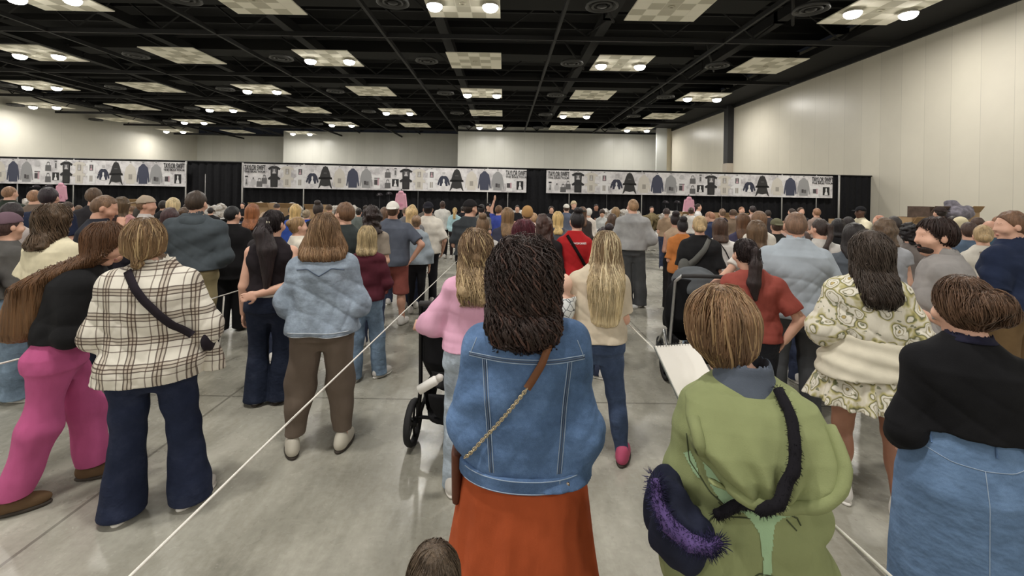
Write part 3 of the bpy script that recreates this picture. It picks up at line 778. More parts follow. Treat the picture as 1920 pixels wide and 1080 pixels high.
        if Z < 6 and pr2 and max(sleeve if isinstance(sleeve,tuple) else (sleeve,)) > 1:
            def hemcut(X,Y,Z_):
                m_ = hem-Z_+0*X+0*Y
                for p_ in pr2:
                    if p_.lo[2] < hem+.03: m_ = np.minimum(m_, p_.fn(X,Y,Z_)-.004)
                return m_
            cuts = [hemcut]
        nz = 1.442+neck
        cuts.append(cut_plane((0,.32,1),nz+(-.06*.32)+ly*.32))
        amp = .0035 if t_<.018 else .0075
        f = wob(px+5,(8,8,20),amp*wave)
        if Z < 5.2:
            f0 = f; rr_ = random.Random(px); q1,q2,q3 = (rr_.uniform(0,6) for _ in range(3)); am_ = .0042*wave
            f = lambda X,Y,Z_: f0(X,Y,Z_) + am_*((1-np.abs(np.sin(21*Z_+9*X+q1+1.6*np.sin(7*X+q2+3*Z_))))**2 - .3)*np.clip((1.36-Z_)/.15,.15,1) + am_*.7*((1-np.abs(np.sin(30*X-17*Z_+q3+1.3*np.sin(9*Z_+q1))))**2-.3)*np.clip((1.30-Z_)/.2,.1,1)
        o.top = blob(name, pr+pr2, vox, tmat or cloth(tcol), r, cuts, f)
        if name in ('hoodie','hooded_jacket'): blob('hood', [ell((lx,ly-.10,1.385),(.115,.055,.065),None,.02), ell((lx-.05,ly-.075,1.42),(.06,.05,.035),None,.03), ell((lx+.05,ly-.075,1.42),(.06,.05,.035),None,.03)], vox, tmat or cloth(tcol), o.top)
        if collar:
            pr = [cone((lx,ly-.02,1.425),(lx,ly-.008,1.475),.078,.068,.0)]
            blob('collar', pr, max(vox*.8,.006), tmat or cloth(collar), r, [cut_plane((0,.25,1),1.478), cut_plane((0,-.1,-1),-1.415), lambda X,Y,Z_: .056-np.sqrt((X-lx)**2+(Y-ly+.014)**2)])
    # ---- hair
    hk, hc = hair[0], hair[1]; hm = hairmat or hairm(hc, hair[2] if len(hair)>2 else None); hv = vox*.9
    fc0 = hcut((0,1,-.62), .052-.62*1.62); zl0 = Hd((0,0,1.46)).z; fc = lambda X,Y,Z_: np.minimum(fc0(X,Y,Z_), (Z_-zl0)+0*X); o.hairprims = None
    dis = wob(px+9,(80,80,9),.0028) if Z<7 else None
    crown = lambda e=.0: ell(Hd((0,-.012,1.603)),(.082*hs+e,.100*hs+e,.102+e),R,.02)
    hx,hy = Hd((0,-.01,1.58)).x, Hd((0,-.01,1.58)).y; ho = None
    def mk(pr, cuts, nm='hair', dd=None):
        o.hairprims = (pr,cuts); return blob(nm, pr, hv, hm, r, cuts, dd if dd is not None else dis)
    if hk in ('short','buzz'):
        e = .0 if hk=='short' else -.006
        ho = mk([crown(e), ell(Hd((0,-.05,1.575)),(.068,.062,.07),R,.03)], [fc, hcut((0,.35,-1),-1.515)])
    elif hk=='bun' or hk=='lowbun' or hk=='topbun':
        bz = {'bun':(0,-.105,1.62),'lowbun':(0,-.115,1.545),'topbun':(0,-.07,1.70)}[hk]; br = .045*hwid
        ho = mk([crown(.0), ell(Hd((0,-.04,1.56)),(.068,.065,.07),R,.03), ell(Hd(bz),(br*1.15,br,br*.95),R,.012)], [fc, hcut((0,.2,-1),-1.49)])
    elif hk=='pony':
        pts = [Hd((0,-.095,1.62)), Hd((0,-.14,1.60))]; q = pts[-1]; pts += [Vector((q.x,min(q.y,-.10*d+ly)-.02,1.50)), Vector((lx*.9+hoff[0]*.6,-.125*d+ly*.8-.02,1.36)), Vector((lx*.7+hoff[0]*.4,-.14*d-.01,hl))]
        pr = [crown(-.004), ell(Hd((0,-.04,1.56)),(.066,.06,.07),R,.03)]
        rad = [.022,.03,.042*hwid,.046*hwid,.018]
        for i in range(4): pr.append(cone(pts[i],pts[i+1],rad[i],rad[i+1],.02))
        ho = mk(pr, [fc])
    elif hk in ('long','bob','curly','wavy'):
        e = ce if ce is not None else {'long':.004,'bob':.006,'curly':.018,'wavy':.010}[hk]; wv = hwid
        bk = -.105*d+ly*.9-infl
        def rg(z):
            t = (1.60-z)
            if z>1.48:
                dm = math.sqrt(max(.02,1-max(0,(z-1.585)/.115)**2)); return (z,hx,hy-.018,(.084+e)*(1+(wv-1)*min(1,max(0,t/.1)))*dm,(.092+e)*dm)
            f = min(1,(1.48-z)/.14); bz = -.105*d+ly*L(z)-infl-hdep*.8; tp = 1-.22*max(0,(1.40-z)/(1.40-hl+.02))
            return (z,hx+(lx-hx)*f*.3,(hy-.018)*(1-f)+bz*f,(.088+e)*wv*(1+.06*f)*tp,(.085+e)*(1-f)+(.055+hdep)*f)
        zs_ = [1.69,1.67,1.64,1.61,1.58,1.52,1.48,1.44,1.38,1.32,1.25,1.15,1.05,.95]; zs_ = [z for z in zs_ if z>hl+.03]
        rr_ = [rg(z) for z in zs_]; q = rg(hl+.02); rr_.append((hl+.02,q[1],q[2],q[3]*.9,q[4]*.9)); rr_.append((hl,q[1],q[2],q[3]*.72,q[4]*.6))
        pr = [crown(e), loft(rr_,.04,2.1)]
        lowc = lambda X,Y,Z_: np.minimum(Y-(hy+.05-.0*Z_), 9) + 0*X
        fcut = hcut((0,1,-.3),.058-.3*1.62); zl_ = Hd((0,0,1.47)).z
        cz = [lambda X,Y,Z_: np.minimum(fcut(X,Y,Z_), (Z_-zl_)+0*X)]
        dd = {'curly':wob(px,(38,38,46),.013),'wavy':wob(px,(30,30,22),.013)}.get(hk)
        if dd is None: dd = wob(px+9,(75,75,6),.004) if Z<8 else None
        else:
            a0 = dd; b0 = wob(px+3,(90,90,60),.006 if hk=='curly' else .003); dd = lambda X,Y,Z_: a0(X,Y,Z_)+b0(X,Y,Z_)
        ho = mk(pr, cz, 'hair', dd)
    if hatc:
        hk2, hcol = hatc[0], hatc[1]; cm = cloth(hcol, .06, .1) ; 
        if hk2=='beanie': blob('beanie', [crown(.012), ell(Hd((0,-.02,1.645)),(.084,.10,.085),R,.02)], hv, cm, r, [hcut((0,.5,-1),-1.585+.0)])
        else:
            c_ = blob('cap', [crown(.009)], hv, cm, r, [hcut((0,.12,-1),-1.612)])
            y = 1 if hk2=='cap' else -1
            blob('brim', [ell(Hd((0,y*.135,1.618)),(.072,.075,.008),R@Matrix.Rotation(math.radians(-12*y),3,'X'),.0)], max(.004,hv*.7), cm, c_)
            if len(hatc)>2: blob('emblem', [ell(Hd((0,(.075 if hk2=='cap' else -.115),1.645)),(.02,.03,.018),R,.0)], max(.004,hv*.6), plain('emblem',hatc[2],.5), c_)
    if eyes or Z<5 and abs(yaw+rz)>50:
        for q in (-1,1): blob('eye', [ell(Hd((q*.030,.078,1.582)),(.011,.010,.006),R,.0)], .004, plain('eye_dark',(40,28,24),.3), r)
        if Z < 14:
            for q in (-1,1): blob('eyebrow', [cone(Hd((q*.016,.0885,1.602)),Hd((q*.042,.078,1.604)),.0045,.003,.0)], .004, plain('brow_hair',(70,50,38),.8), r)
            blob('lips', [ell(Hd((0,.089,1.5075)),(.019,.008,.0065),R,.0)], .004, plain('lip_skin',(170,98,90),.5), r)
    o.hair = ho; o.hm = hm
    if strands and ho:
        hair_strands(o, strands, hl, hk)
        if hi: hair_strands(o, strands//9, hl, hk, mat=hairm(hi,None,.2), lift=.002)
    return o
def field(prims, X, Y, Z):
    D = np.full(X.shape, BIG)
    for p in prims:
        d = p.fn(X,Y,Z)
        if p.k>0: h = np.maximum(p.k-np.abs(D-d),0)/p.k; D = np.minimum(D,d)-h*h*p.k*.25
        else: D = np.minimum(D,d)
    return D
def hair_strands(o, N, hl, hk, wave=None, rad=.0035, mat=None, lift=0.0):
    prims,cuts = o.hairprims; R = np.random.default_rng(N)
    c = np.array(o.Hd((0,-.012,1.60))); th = R.uniform(0,2*PI,N); ph = np.arccos(R.uniform(-.25,1,N))
    P_ = c+.14*np.stack([np.sin(ph)*np.cos(th),np.sin(ph)*np.sin(th),np.cos(ph)],1)
    def F_(p): return field(prims,p[:,0],p[:,1],p[:,2])
    def G_(p):
        e = .004; g = np.stack([F_(p+np.eye(3)[i]*e)-F_(p-np.eye(3)[i]*e) for i in range(3)],1); return g/(np.linalg.norm(g,axis=1)[:,None]+1e-9)
    for _ in range(4): P_ = P_-G_(P_)*F_(P_)[:,None]*.9
    cf = cuts[0]; keep = cf(P_[:,0],P_[:,1],P_[:,2])<-.002; P_ = P_[keep]; n = len(P_)
    off = R.uniform(-.002,.007,n) if hk not in ('curly','wavy') else R.uniform(-.002,1,n)**2*(.030 if hk=='curly' else .012); ampl = {'long':.003,'bob':.005,'curly':.017,'wavy':.011}.get(hk,.002) if wave is None else wave
    off = off+lift
    fr = R.uniform(.8,1.3,n)*{'curly':75,'wavy':36}.get(hk,20); pz = R.uniform(0,6.28,n)
    steps = 20; zt = np.maximum(hl-(R.uniform(0,.05,n) if hk in ('curly','wavy') else 0), P_[:,2]-R.uniform(.16,.9,n)) if hk in ('long','bob','curly','wavy') else np.maximum(P_[:,2]-R.uniform(.04,.10,n), c[2]-.075)
    step = .03 if hl<1.2 else .022
    path = []; side = R.normal(size=(n,3))*.10; alive = np.ones(n,bool); p = P_.copy()
    for k in range(steps):
        g = G_(p); p = p - g*(F_(p)[:,None])*.8
        tn = np.cross(g,[0,0,1.]); tn /= (np.linalg.norm(tn,axis=1)[:,None]+1e-6)
        ph_ = fr*(k*step)+pz
        path.append(p+g*(off+ampl*.5*np.sin(ph_))[:,None]+tn*(ampl*np.cos(ph_))[:,None])
        dirv = np.array([0,0,-1.])-g*(-g[:,2])[:,None]*1.0+side
        out = p-c; out[:,2]=0; dirv = dirv+ (out/(np.linalg.norm(out,axis=1)[:,None]+.02))*(.9*np.clip((p[:,2]-c[2]-.04)/.06,0,1))[:,None]
        dirv /= (np.linalg.norm(dirv,axis=1)[:,None]+1e-9)
        alive &= (p[:,2]>zt)&((cf(p[:,0],p[:,1],p[:,2])<-.001)|(p[:,2]<c[2]-.16)); p = p+dirv*(step*alive)[:,None]
    path = np.array(path).transpose(1,0,2)   # n,steps,3
    V=[];Q=[]
    tpr = np.sin(np.linspace(.25,PI-.08,steps)); rr = (rad*R.uniform(.6,1.5,n))[:,None]*tpr[None,:]
    t = np.gradient(path,axis=1); t /= (np.linalg.norm(t,axis=2)[:,:,None]+1e-6); a = np.cross(t,np.array([.31,.83,.46])); a /= (np.linalg.norm(a,axis=2)[:,:,None]+1e-6); b = np.cross(t,a)
    rings = [path+rr[:,:,None]*(a*math.cos(x)+b*math.sin(x)) for x in (0,2*PI/3,4*PI/3)]
    V = np.stack(rings,2).reshape(-1,3); ii = np.arange(n)[:,None]*steps*3+np.arange(steps-1)[None,:]*3; ii = ii.ravel()
    Q = np.concatenate([np.stack([ii+k,ii+(k+1)%3,ii+3+(k+1)%3,ii+3+k],1) for k in range(3)])
    link('hair_strands', mesh_np('hair_strands', V, Q), mat or o.hm, o.hair)['kind'] = 'stuff'

# ---------------------------------------------------------------- things carried across the back
def bvh(*obs):
    V=[];Pp=[]
    for ob in obs:
        b = len(V); V += [v.co.copy() for v in ob.data.vertices]; Pp += [[b+i for i in p.vertices] for p in ob.data.polygons]
    return BVHTree.FromPolygons(V,Pp)
def on_back(tree, x, z, off=.006, side=-1):
    hit = tree.ray_cast(Vector((x,side*1.2,z)), Vector((0,-side,0)))
    return None if hit[0] is None else hit[0]+Vector((0,side*off,0))
def back_path(tree, pts, n=26, off=.008, side=-1):
    P_ = []; pts = [Vector((x,0,z)) for x,z in pts]; ds = [0]
    for i in range(len(pts)-1): ds.append(ds[-1]+(pts[i+1]-pts[i]).length)
    last = None
    for k in range(n+1):
        t = ds[-1]*k/n; i = max(j for j in range(len(ds)) if ds[j]<=t+1e-9); i = min(i,len(pts)-2)
        q = pts[i].lerp(pts[i+1], (t-ds[i])/(ds[i+1]-ds[i])); h = on_back(tree,q.x,q.z,off,side)
        if h is None:
            if last is None: continue
            h = Vector((q.x,last.y,q.z))
        last = h; P_.append(h)
    for _ in range(2):
        for i in range(1,len(P_)-1): P_[i].y = min(P_[i].y,(P_[i-1].y+P_[i+1].y)/2) if side<0 else max(P_[i].y,(P_[i-1].y+P_[i+1].y)/2)
    return P_
def ribbon(m, path, w_, th=.004, mi=0):
    n = len(path); vs=[]; fs=[]
    for i,p in enumerate(path):
        t = (path[min(i+1,n-1)]-path[max(i-1,0)]).normalized(); a = t.cross(Vector((0,-1,0))); a.normalize(); nn = a.cross(t)
        ww = (w_[0]+(w_[1]-w_[0])*i/(n-1)) if isinstance(w_,tuple) else w_
        for sx_,sy_ in ((-1,0),(1,0),(1,1),(-1,1)): vs.append(p+a*ww/2*sx_+nn*th*sy_)
    for i in range(n-1):
        for k in range(4): fs.append((i*4+k,i*4+(k+1)%4,(i+1)*4+(k+1)%4,(i+1)*4+k))
    fs += [(0,1,2,3),tuple((n-1)*4+k for k in (3,2,1,0))]
    m.add(vs,fs,mi,True)
def carried(o, name, label, cat):
    r = root(name, label, cat, o.root.location, o.root.rotation_euler.z); r.scale = o.root.scale; return r
def crossbody(o, label, pts, w_, mat, pouch=None, pmat=None, name='crossbody_bag', cat='bag', tgt=None):
    r = carried(o, name, label, cat); tr = bvh(*(tgt or [o.top])); path = back_path(tr, pts); m = MB(); ribbon(m, path, w_)
    m.build('strap', mat, r)
    if pouch: blob('pouch', pouch, max(o.vox,.008), pmat or mat, r)
    return r
def seams(o, lines, mat, tgt=None, rad=.0022, name='seam', par=None):
    tr = bvh(tgt or o.top); m = MB()
    for pts in lines:
        p = back_path(tr, pts, 24, .001)
        if len(p)>2: m.tube(p, rad, 5)
    return m.build(name, mat, par or tgt or o.top)

# ================================================================ the people, nearest first
def pl_mat():
    n = NT('plaid_flannel'); tc = n.n('ShaderNodeTexCoord'); sp = n.n('ShaderNodeSeparateXYZ'); 
    nz = n.n('ShaderNodeTexNoise'); nz.inputs['Scale'].default_value = 4; n.l(tc.outputs['Object'], nz.inputs['Vector'])
    ad = n.n('ShaderNodeVectorMath', operation='MULTIPLY_ADD'); n.l(nz.outputs['Color'], ad.inputs[0]); ad.inputs[1].default_value = (.035,.035,.035); n.l(tc.outputs['Object'], ad.inputs[2])
    n.l(ad.outputs[0], sp.inputs[0])
    def band(o, per, offs, w_):
        t = n.math('PINGPONG', n.math('ADD', o, offs), per/2); return n.math('LESS_THAN', t, w_)
    X, Z = sp.outputs[0], sp.outputs[2]; c = lin((222,216,202)); col = c
    for o in (X,Z):
        broad = band(o,.135,.02,.017); col = n.mix(n.math('MULTIPLY', broad, .38), col, lin((150,128,104)))
    for o,k in ((X,0),(Z,0),(X,.018),(Z,.018),(X,-.018),(Z,-.018)):
        col = n.mix(n.math('MULTIPLY', band(o,.135,.02+k,.0032), .85), col, lin((66,44,34)))
    for o in (X,Z): col = n.mix(n.math('MULTIPLY', band(o,.135,.072,.0028), .7), col, lin((80,54,42)))
    n.base(col); n.rough(.9); n.bump(n.math('ADD', n.math('MULTIPLY', n.noise(n.coord((6,6,4)), 1.4, 3), 1.5), n.math('MULTIPLY', n.noise(n.coord(), 240, 2), .05)), .5, .02); return n.m
def floral():
    n = NT('floral_print'); v = n.coord()
    nz = n.n('ShaderNodeTexNoise'); nz.inputs['Scale'].default_value = 7; n.l(v, nz.inputs['Vector'])
    ad = n.n('ShaderNodeVectorMath', operation='MULTIPLY_ADD'); n.l(nz.outputs['Color'], ad.inputs[0]); ad.inputs[1].default_value = (.16,.16,.16); n.l(v, ad.inputs[2])
    vo = n.n('ShaderNodeTexVoronoi'); vo.inputs['Scale'].default_value = 11; n.l(ad.outputs[0], vo.inputs['Vector'])
    col = n.ramp(vo.outputs['Distance'], [(.0,lin((176,140,70))),(.10,lin((206,184,120))),(.15,lin((116,108,70))),(.18,lin((228,222,206))),(.30,lin((228,222,206))),(.34,lin((138,128,84))),(.38,lin((230,224,208))),(.46,lin((228,222,206))),(.50,lin((96,96,62))),(.56,lin((186,176,112))),(.66,lin((226,219,200)))])
    v2 = n.n('ShaderNodeTexVoronoi'); v2.inputs['Scale'].default_value = 24; n.l(ad.outputs[0], v2.inputs['Vector'])
    m = n.math('LESS_THAN', v2.outputs['Distance'], .24); k = n.math('GREATER_THAN', n.noise(v, 5, 2), .52)
    col = n.mix(n.math('MULTIPLY', n.math('MULTIPLY', m, k), .75), col, lin((90,98,56)))
    n.base(col); n.rough(.85); n.bump(n.noise(n.coord((9,9,4)), 1.6, 3), .5, .02); return n.m
DENJ = denim((80,108,148), .42, .8); STW = plain('thread_pale', (150,168,190), .8); STD = plain('thread_dark', (74,88,110), .8)
PLAID = pl_mat(); FLOR = floral()

# 1 denim jacket, rust skirt
o = person(990,452,1.53,'person in a blue denim jacket and rust orange skirt, dark curly hair, front centre', shz=.022, b=1.14, hw=1.14, d=1.1, top=('denim_jacket',(84,112,146)), tmat=DENJ, sleeve=1.93, hem=.93, infl=.026, box=.55, slr=1.25,
    arms=(((.035,-.03,-.29),(.015,.12,-.46)),((.035,-.03,-.29),(.02,.12,-.46))), bot=('skirt',(176,76,40)), skirt=dict(hem=.12,flare=.11,folds=9,amp=.07), hair=('curly',(52,38,34)), hl=1.392, hwid=1.0, ce=.010, hi=(84,58,50), hoff=(-.012,0), strands=3600, sk=SK_M, collar=None, wave=1.3, bmat=cloth((178,78,38),.1,.9))
DJ = o
c_ = blob('collar', [loft([(1.40,0,-.03,.13,.085),(1.44,0,-.03,.105,.085),(1.475,0,-.02,.085,.08)],.01)], .006, DENJ, o.top, [lambda X,Y,Z: .072-np.sqrt((X)**2+((Y+.012)*1.05)**2)+0*Z, cut_plane((0,.5,1),1.47), cut_plane((0,0,-1),-1.405)])
blob('waistband', [loft([(zz_,q_[1],q_[2],q_[3]+.018,q_[4]+.018) for zz_ in (.922,.95,.98) for q_ in [o.rings(.026,.93,.55)[1]]],.01,2.15)], .006, DENJ, o.top, [cut_plane((0,0,-1),-.924), cut_plane((0,0,1),.974)])
for ln_ in [[(-.195,1.342),(.195,1.342)],[(-.195,1.330),(.195,1.330)],[(-.148,1.330),(-.115,.985)],[(-.134,1.330),(-.101,.985)],[(.148,1.330),(.115,.985)],[(.134,1.330),(.101,.985)],
   [(-.04,1.43),(-.04,1.378),(.04,1.378),(.04,1.43)],[(-.17,1.39),(-.192,1.335)],[(.17,1.39),(.192,1.335)]]: seams(o, [ln_], STW, rad=.0016, name='stitching')
for ln_ in [[(-.195,1.336),(.195,1.336)],[(-.141,1.330),(-.108,.985)],[(.141,1.330),(.108,.985)]]: seams(o, [ln_], STD, rad=.0026, name='seam')
wbm = [c for c in o.top.children if c.name.startswith('waistband')][0]
for ln_ in [[(-.2,.969),(.2,.969)],[(-.2,.931),(.2,.931)],[(.11,.968),(.11,.932)]]: seams(o, [ln_], STW, tgt=wbm, rad=.0016, name='stitching')
trw = bvh(wbm)
for xx in (.135,.165):
    h_ = on_back(trw, xx, .95, .0)
    if h_: MB().lathe([(.0001,.006),(.007,.005),(.009,.0)], tuple(h_), 14, 0, Matrix.Rotation(PI/2,3,'X')).build('button', plain('button_metal',(168,150,130),.35,.8), o.top)
# leather strap with chain and brown pouch
r = carried(o,'shoulder_bag','brown leather strap and gold chain bag slung across the blue denim jacket','bag')
tr = bvh(o.top, c_); m = MB(); path = back_path(tr, [(.085,1.42),(.045,1.33),(.0,1.26)], 12, .008); ribbon(m, path, .024, .005); m.build('leather_strap', cloth((120,76,48),.1,.1,.6), r)
GOLD = plain('chain_gold', (214,196,160), .28, .9)
path = back_path(tr, [(.0,1.26),(-.09,1.14),(-.20,1.01)], 33, .012); m = MB()
for i in range(len(path)-1):
    a,b_ = path[i],path[i+1]; c = (a+b_)/2; t = (b_-a).normalized(); nn = Vector((0,-1,0)) if i%2 else t.cross(Vector((0,-1,0))).normalized(); sd = t.cross(nn).normalized()
    m.tube([c+t*math.cos(q*PI/5)*.0088+sd*math.sin(q*PI/5)*.0052 for q in range(11)], .0018, 5)
m.build('chain', GOLD, r)
blob('pouch', [loft([(.80,-.235,.0,.018,.06),(.98,-.235,.0,.022,.07)],.01,3)], .008, cloth((96,52,34),.1,.2,.55), r)

# 2 green hooded top
GRT = cloth((138,146,98),.08,.6)
o = person(1393,541,1.28,'person in a green hooded top with light brown bob, reading a notebook, front right', rz=-7, b=.96, hw=1.12, d=1.12, top=('hooded_top',(132,142,96)), tmat=GRT, sleeve=1.55, hem=.55, infl=.026, box=1.0, slr=1.5, neck=-.032,
    arms=(((.05,0,-.28),(-.03,.19,-.24)),((.05,0,-.28),(-.03,.19,-.24))), bot=('jeans',(60,70,92),'straight'), hair=('bob',(132,100,70),(104,76,54)), hi=(162,130,92), hl=1.455, hwid=.92, ce=.010, head=(14,-30), hoff=(-.03,.01), strands=2400, wave=1.6, h=1.545)
GR = o; z0 = 1.385
# big hood lying on the back: soft rolled edge hanging to a point
hp = [loft([(1.175,.0,-.20,.05,.03),(1.20,.0,-.205,.12,.045),(1.24,.0,-.195,.165,.06),(1.29,0,-.165,.188,.075),(1.345,0,-.11,.192,.095),(1.385,0,-.06,.185,.105),(1.412,0,-.035,.13,.09)],.02,2.2)]
fo = lambda X,Y,Z: .011*np.sin(13*np.arctan2(X+.01,np.maximum(Z-1.12,.02))+.6*np.sin(20*Z))*np.clip((1.37-Z)/.12,0,1)*np.clip((Z-1.18)/.03,0,1)
hd_ = blob('hood', hp, .006, GRT, o.top, [lambda X,Y,Z: .085-np.sqrt(X**2+((Y+.0)*.95)**2)+0*Z, cut_plane((0,.35,1),1.382)], fo)
trh = bvh(hd_, o.top); m = MB()
edge = []
for k in range(33):
    a = PI*(k/32); x_ = -.184*math.cos(a); z_ = 1.355-.172*math.sin(a)**.75
    h_ = on_back(trh, x_, z_, .002); edge.append(h_ or Vector((x_,-.09,z_)))
m.tube([p+Vector((0,-.006,0)) for p in edge], .017, 10, 0, True); m.build('hood_edge', GRT, hd_)
# blue grey undershirt collar and neck
blob('undershirt', [cone((0,-.02,1.39),(0,-.012,1.452),.102,.084,.0)], .006, cloth((86,94,108)), o.root, [cut_plane((0,.3,1),1.437), lambda X,Y,Z: .070-np.sqrt(X**2+(Y+.012)**2)+0*Z])
# plain mint print below the hood, with dark outline strokes
def patch(tree, outline, name, mat, par, off):
    n = 26; vs=[]; xs_ = [p[0] for p in outline]; zs_ = [p[1] for p in outline]; m = MB()
    def inside(x,z):
        c = False; j = len(outline)-1
        for i in range(len(outline)):
            xi,zi = outline[i]; xj,zj = outline[j]
            if (zi>z)!=(zj>z) and x < (xj-xi)*(z-zi)/(zj-zi)+xi: c = not c
            j = i
        return c
    st = .0035; ok = {}
    X0,X1,Z0,Z1 = min(xs_),max(xs_),min(zs_),max(zs_); nx = int((X1-X0)/st)+1; nz = int((Z1-Z0)/st)+1
    def vert(i,j):
        if (i,j) not in ok:
            h_ = on_back(tree, X0+i*st, Z0+j*st, off); ok[(i,j)] = None if h_ is None else len(m.v)
            if h_ is not None: m.v.append(tuple(h_))
        return ok[(i,j)]
    for i in range(nx):
        for j in range(nz):
            if inside(X0+(i+.5)*st, Z0+(j+.5)*st):
                q = [vert(i,j),vert(i+1,j),vert(i+1,j+1),vert(i,j+1)]
                if None not in q: m.f.append(q); m.mi.append(0); m.sm.append(True)
    return m.build(name, mat, par)
trt = bvh(o.top); MINT = cloth((158,190,148),.05,.1)
patch(trt, [(-.15,1.235),(-.13,1.155),(-.10,1.115),(-.045,1.100),(-.012,1.065),(-.008,1.005),(-.012,0.955),(.012,0.955),(.016,1.025),(.035,1.085),(.09,1.105),(.115,1.145),(.13,1.235)], 'printed_panel', MINT, o.top, .0025)
patch(trt, [(-.19,1.210),(-.175,1.225),(-.16,1.195),(-.15,1.155),(-.165,1.165)], 'printed_panel', MINT, o.top, .0025)
for ln_ in [[(-.185,1.275),(-.175,1.195),(-.13,1.135),(-.10,1.115)],[(.16,1.245),(.15,1.165),(.115,1.125)],[(-.115,1.130),(-.085,1.105),(-.055,1.095)],[(-.11,1.115),(-.08,1.090)],[(.06,1.115),(.10,1.095),(.11,1.075)],[(.07,1.090),(.095,1.065)],
   [(-.14,1.035),(-.11,1.075),(-.03,1.090)],[(-.06,0.935),(-.02,0.965),(.03,0.960),(.07,0.925)],[(-.05,0.915),(0,0.945),(.05,0.915)]]: seams(o, [ln_], plain('ink_olive',(70,78,48),.8), tgt=o.top, rad=.0022, name='printed_outline')
# fur trimmed bag on a black furry strap
FUR = cloth((22,20,26),.4,.3); r = carried(o,'fuzzy_bag','dark blue and purple fuzzy bag on a black furry strap, worn over the green top','bag')
path = back_path(trh, [(.06,1.44),(.065,1.40),(.03,1.30),(-.05,1.18),(-.12,1.09)], 34, .030)
m = MB(); m.tube([p for p in path], [.014+.003*random.random() for _ in path], 9)
for p in path:
    for _ in range(46):
        q = Vector((random.gauss(0,1),random.gauss(0,1)-.4,random.gauss(0,1))).normalized(); m.tube([p+q*.010, p+q*(.014+.009*random.random())+Vector((0,0,-.004))], [.0012,.0004], 3, 0, False)
m.build('furry_strap', FUR, r)
pb = blob('pouch', [ell((-.235,-.07,1.03),(.065,.11,.125),None,.02), ell((-.20,-.13,1.0),(.08,.07,.09),None,.03)], .007, cloth((30,34,52),.5,.4), r, (), wob(5,(60,60,60),.006))
m = MB(); arc = [Vector((-.285,-.12,1.155)),Vector((-.285,-.16,1.11)),Vector((-.26,-.19,1.07)),Vector((-.21,-.215,1.045)),Vector((-.16,-.21,1.035)),Vector((-.125,-.20,1.05))]
m.tube(arc,[.012,.02,.024,.024,.02,.012],10); m.build('purple_trim', cloth((92,72,128),.3,.3), pb)
m = MB()
for p in [a_.lerp(b_,t) for a_,b_ in zip(arc,arc[1:]) for t in (0,.2,.4,.6,.8)]:
    for _ in range(60):
        q = Vector((random.gauss(0,1),random.gauss(0,1)-.3,random.gauss(0,1))).normalized(); m.tube([p+q*.02, p+q*(.026+.016*random.random())], [.0014,.0004], 3, 0, False)
m.build('fur', cloth((46,44,78),.5,.3), pb)
# notebook held in front of her
nx_,nzz = W(1292,700,1.50); r = root('spiral_notebook','open white spiral notebook in front of the person in the green top','notebook',(nx_,1.50,nzz),math.radians(12))
Mn = Matrix.Rotation(math.radians(38),3,'X')
MB().box((0,0,0),(.155,.215,.006),0,0,Mn).build('pages', plain('paper',(236,232,224),.7), r)
MB().box((0,0,-.005),(.162,.222,.003),0,0,Mn).build('cover', plain('notebook_cover',(96,100,96),.6), r)
m = MB()
for k in range(14): 
    c = Mn@Vector((-.07+k*.0108,.108,.002)); m.tube([c+Mn@Vector((0,.006*math.cos(q),.006*math.sin(q))) for q in np.linspace(0,6.28,9)],.0009,4)
m.build('spiral', plain('wire',(70,70,72),.4,.6), r)

# 3 black sweater, denim skirt
o = person(1815,523,1.66,'person in a black sweater and long blue denim skirt, dark blonde bun, right edge', b=1.04, hw=1.16, d=1.1, rz=-24, top=('sweater',(22,22,24)), sleeve=1.45, hem=1.075, infl=.022, box=.3, slr=1.25, tmat=cloth((21,21,24),.15,.3),
    arms=(((.075,-.03,-.28),(.03,.15,-.40)),((.075,-.03,-.28),(.03,.15,-.40))), bot=('skirt',(92,120,156)), skirt=dict(hem=.18,flare=.035,folds=5,amp=.015), bmat=denim((94,122,158),.22,.8), hair=('none',(104,78,58)), head=(26,-8), hoff=(0,.0), h=1.53)
BS = o; hm = hairm((98,72,54),None,.6)
cr = ell(o.Hd((0,-.012,1.603)),(.086,.103,.104),None,.02)
o.hairprims = ([cr, ell(o.Hd((0,-.05,1.57)),(.072,.066,.07),None,.03), ell(o.Hd((-.01,-.125,1.60)),(.062,.045,.048),None,.012), ell(o.Hd((-.05,-.11,1.575)),(.04,.035,.04),None,.02), ell(o.Hd((.04,-.12,1.565)),(.04,.03,.04),None,.02)],[o.hcut((0,1,-.62), .052-.62*1.62)])
o.hm = hm; o.hair = blob('hair', o.hairprims[0], .006, hm, o.root, o.hairprims[1], wob(3,(60,60,40),.005)); hair_strands(o, 1500, 1.4, 'bob', .012, .003)
m = MB(); m.tube([o.Hd((-.075,-.02,1.635)),o.Hd((-.06,-.07,1.64)),o.Hd((-.02,-.112,1.635))],.003,6); m.build('hair_clip', GOLD, o.hair)
blob('lanyard', [cone((0,-.02,1.435),(0,-.012,1.455),.085,.074,.0)], .006, cloth((32,32,52)), o.root, [cut_plane((0,.2,1),1.452), cut_plane((0,-.1,-1),-1.435), lambda X,Y,Z: .066-np.sqrt(X**2+(Y+.012)**2)+0*Z])
seams(o, [[(-.16,1.01),(-.09,.985),(0,.98),(.09,.985),(.16,1.01)],[(0,.98),(0,.3)]], STW, tgt=o.bot, rad=.0016, name='stitching')
for ln_ in [[(.04,1.07),(.04,1.03)],[(-.14,1.07),(-.14,1.03)],[(.15,1.07),(.15,1.03)]]: seams(o, [ln_], DENJ, tgt=o.bot, rad=.004, name='belt_loop')

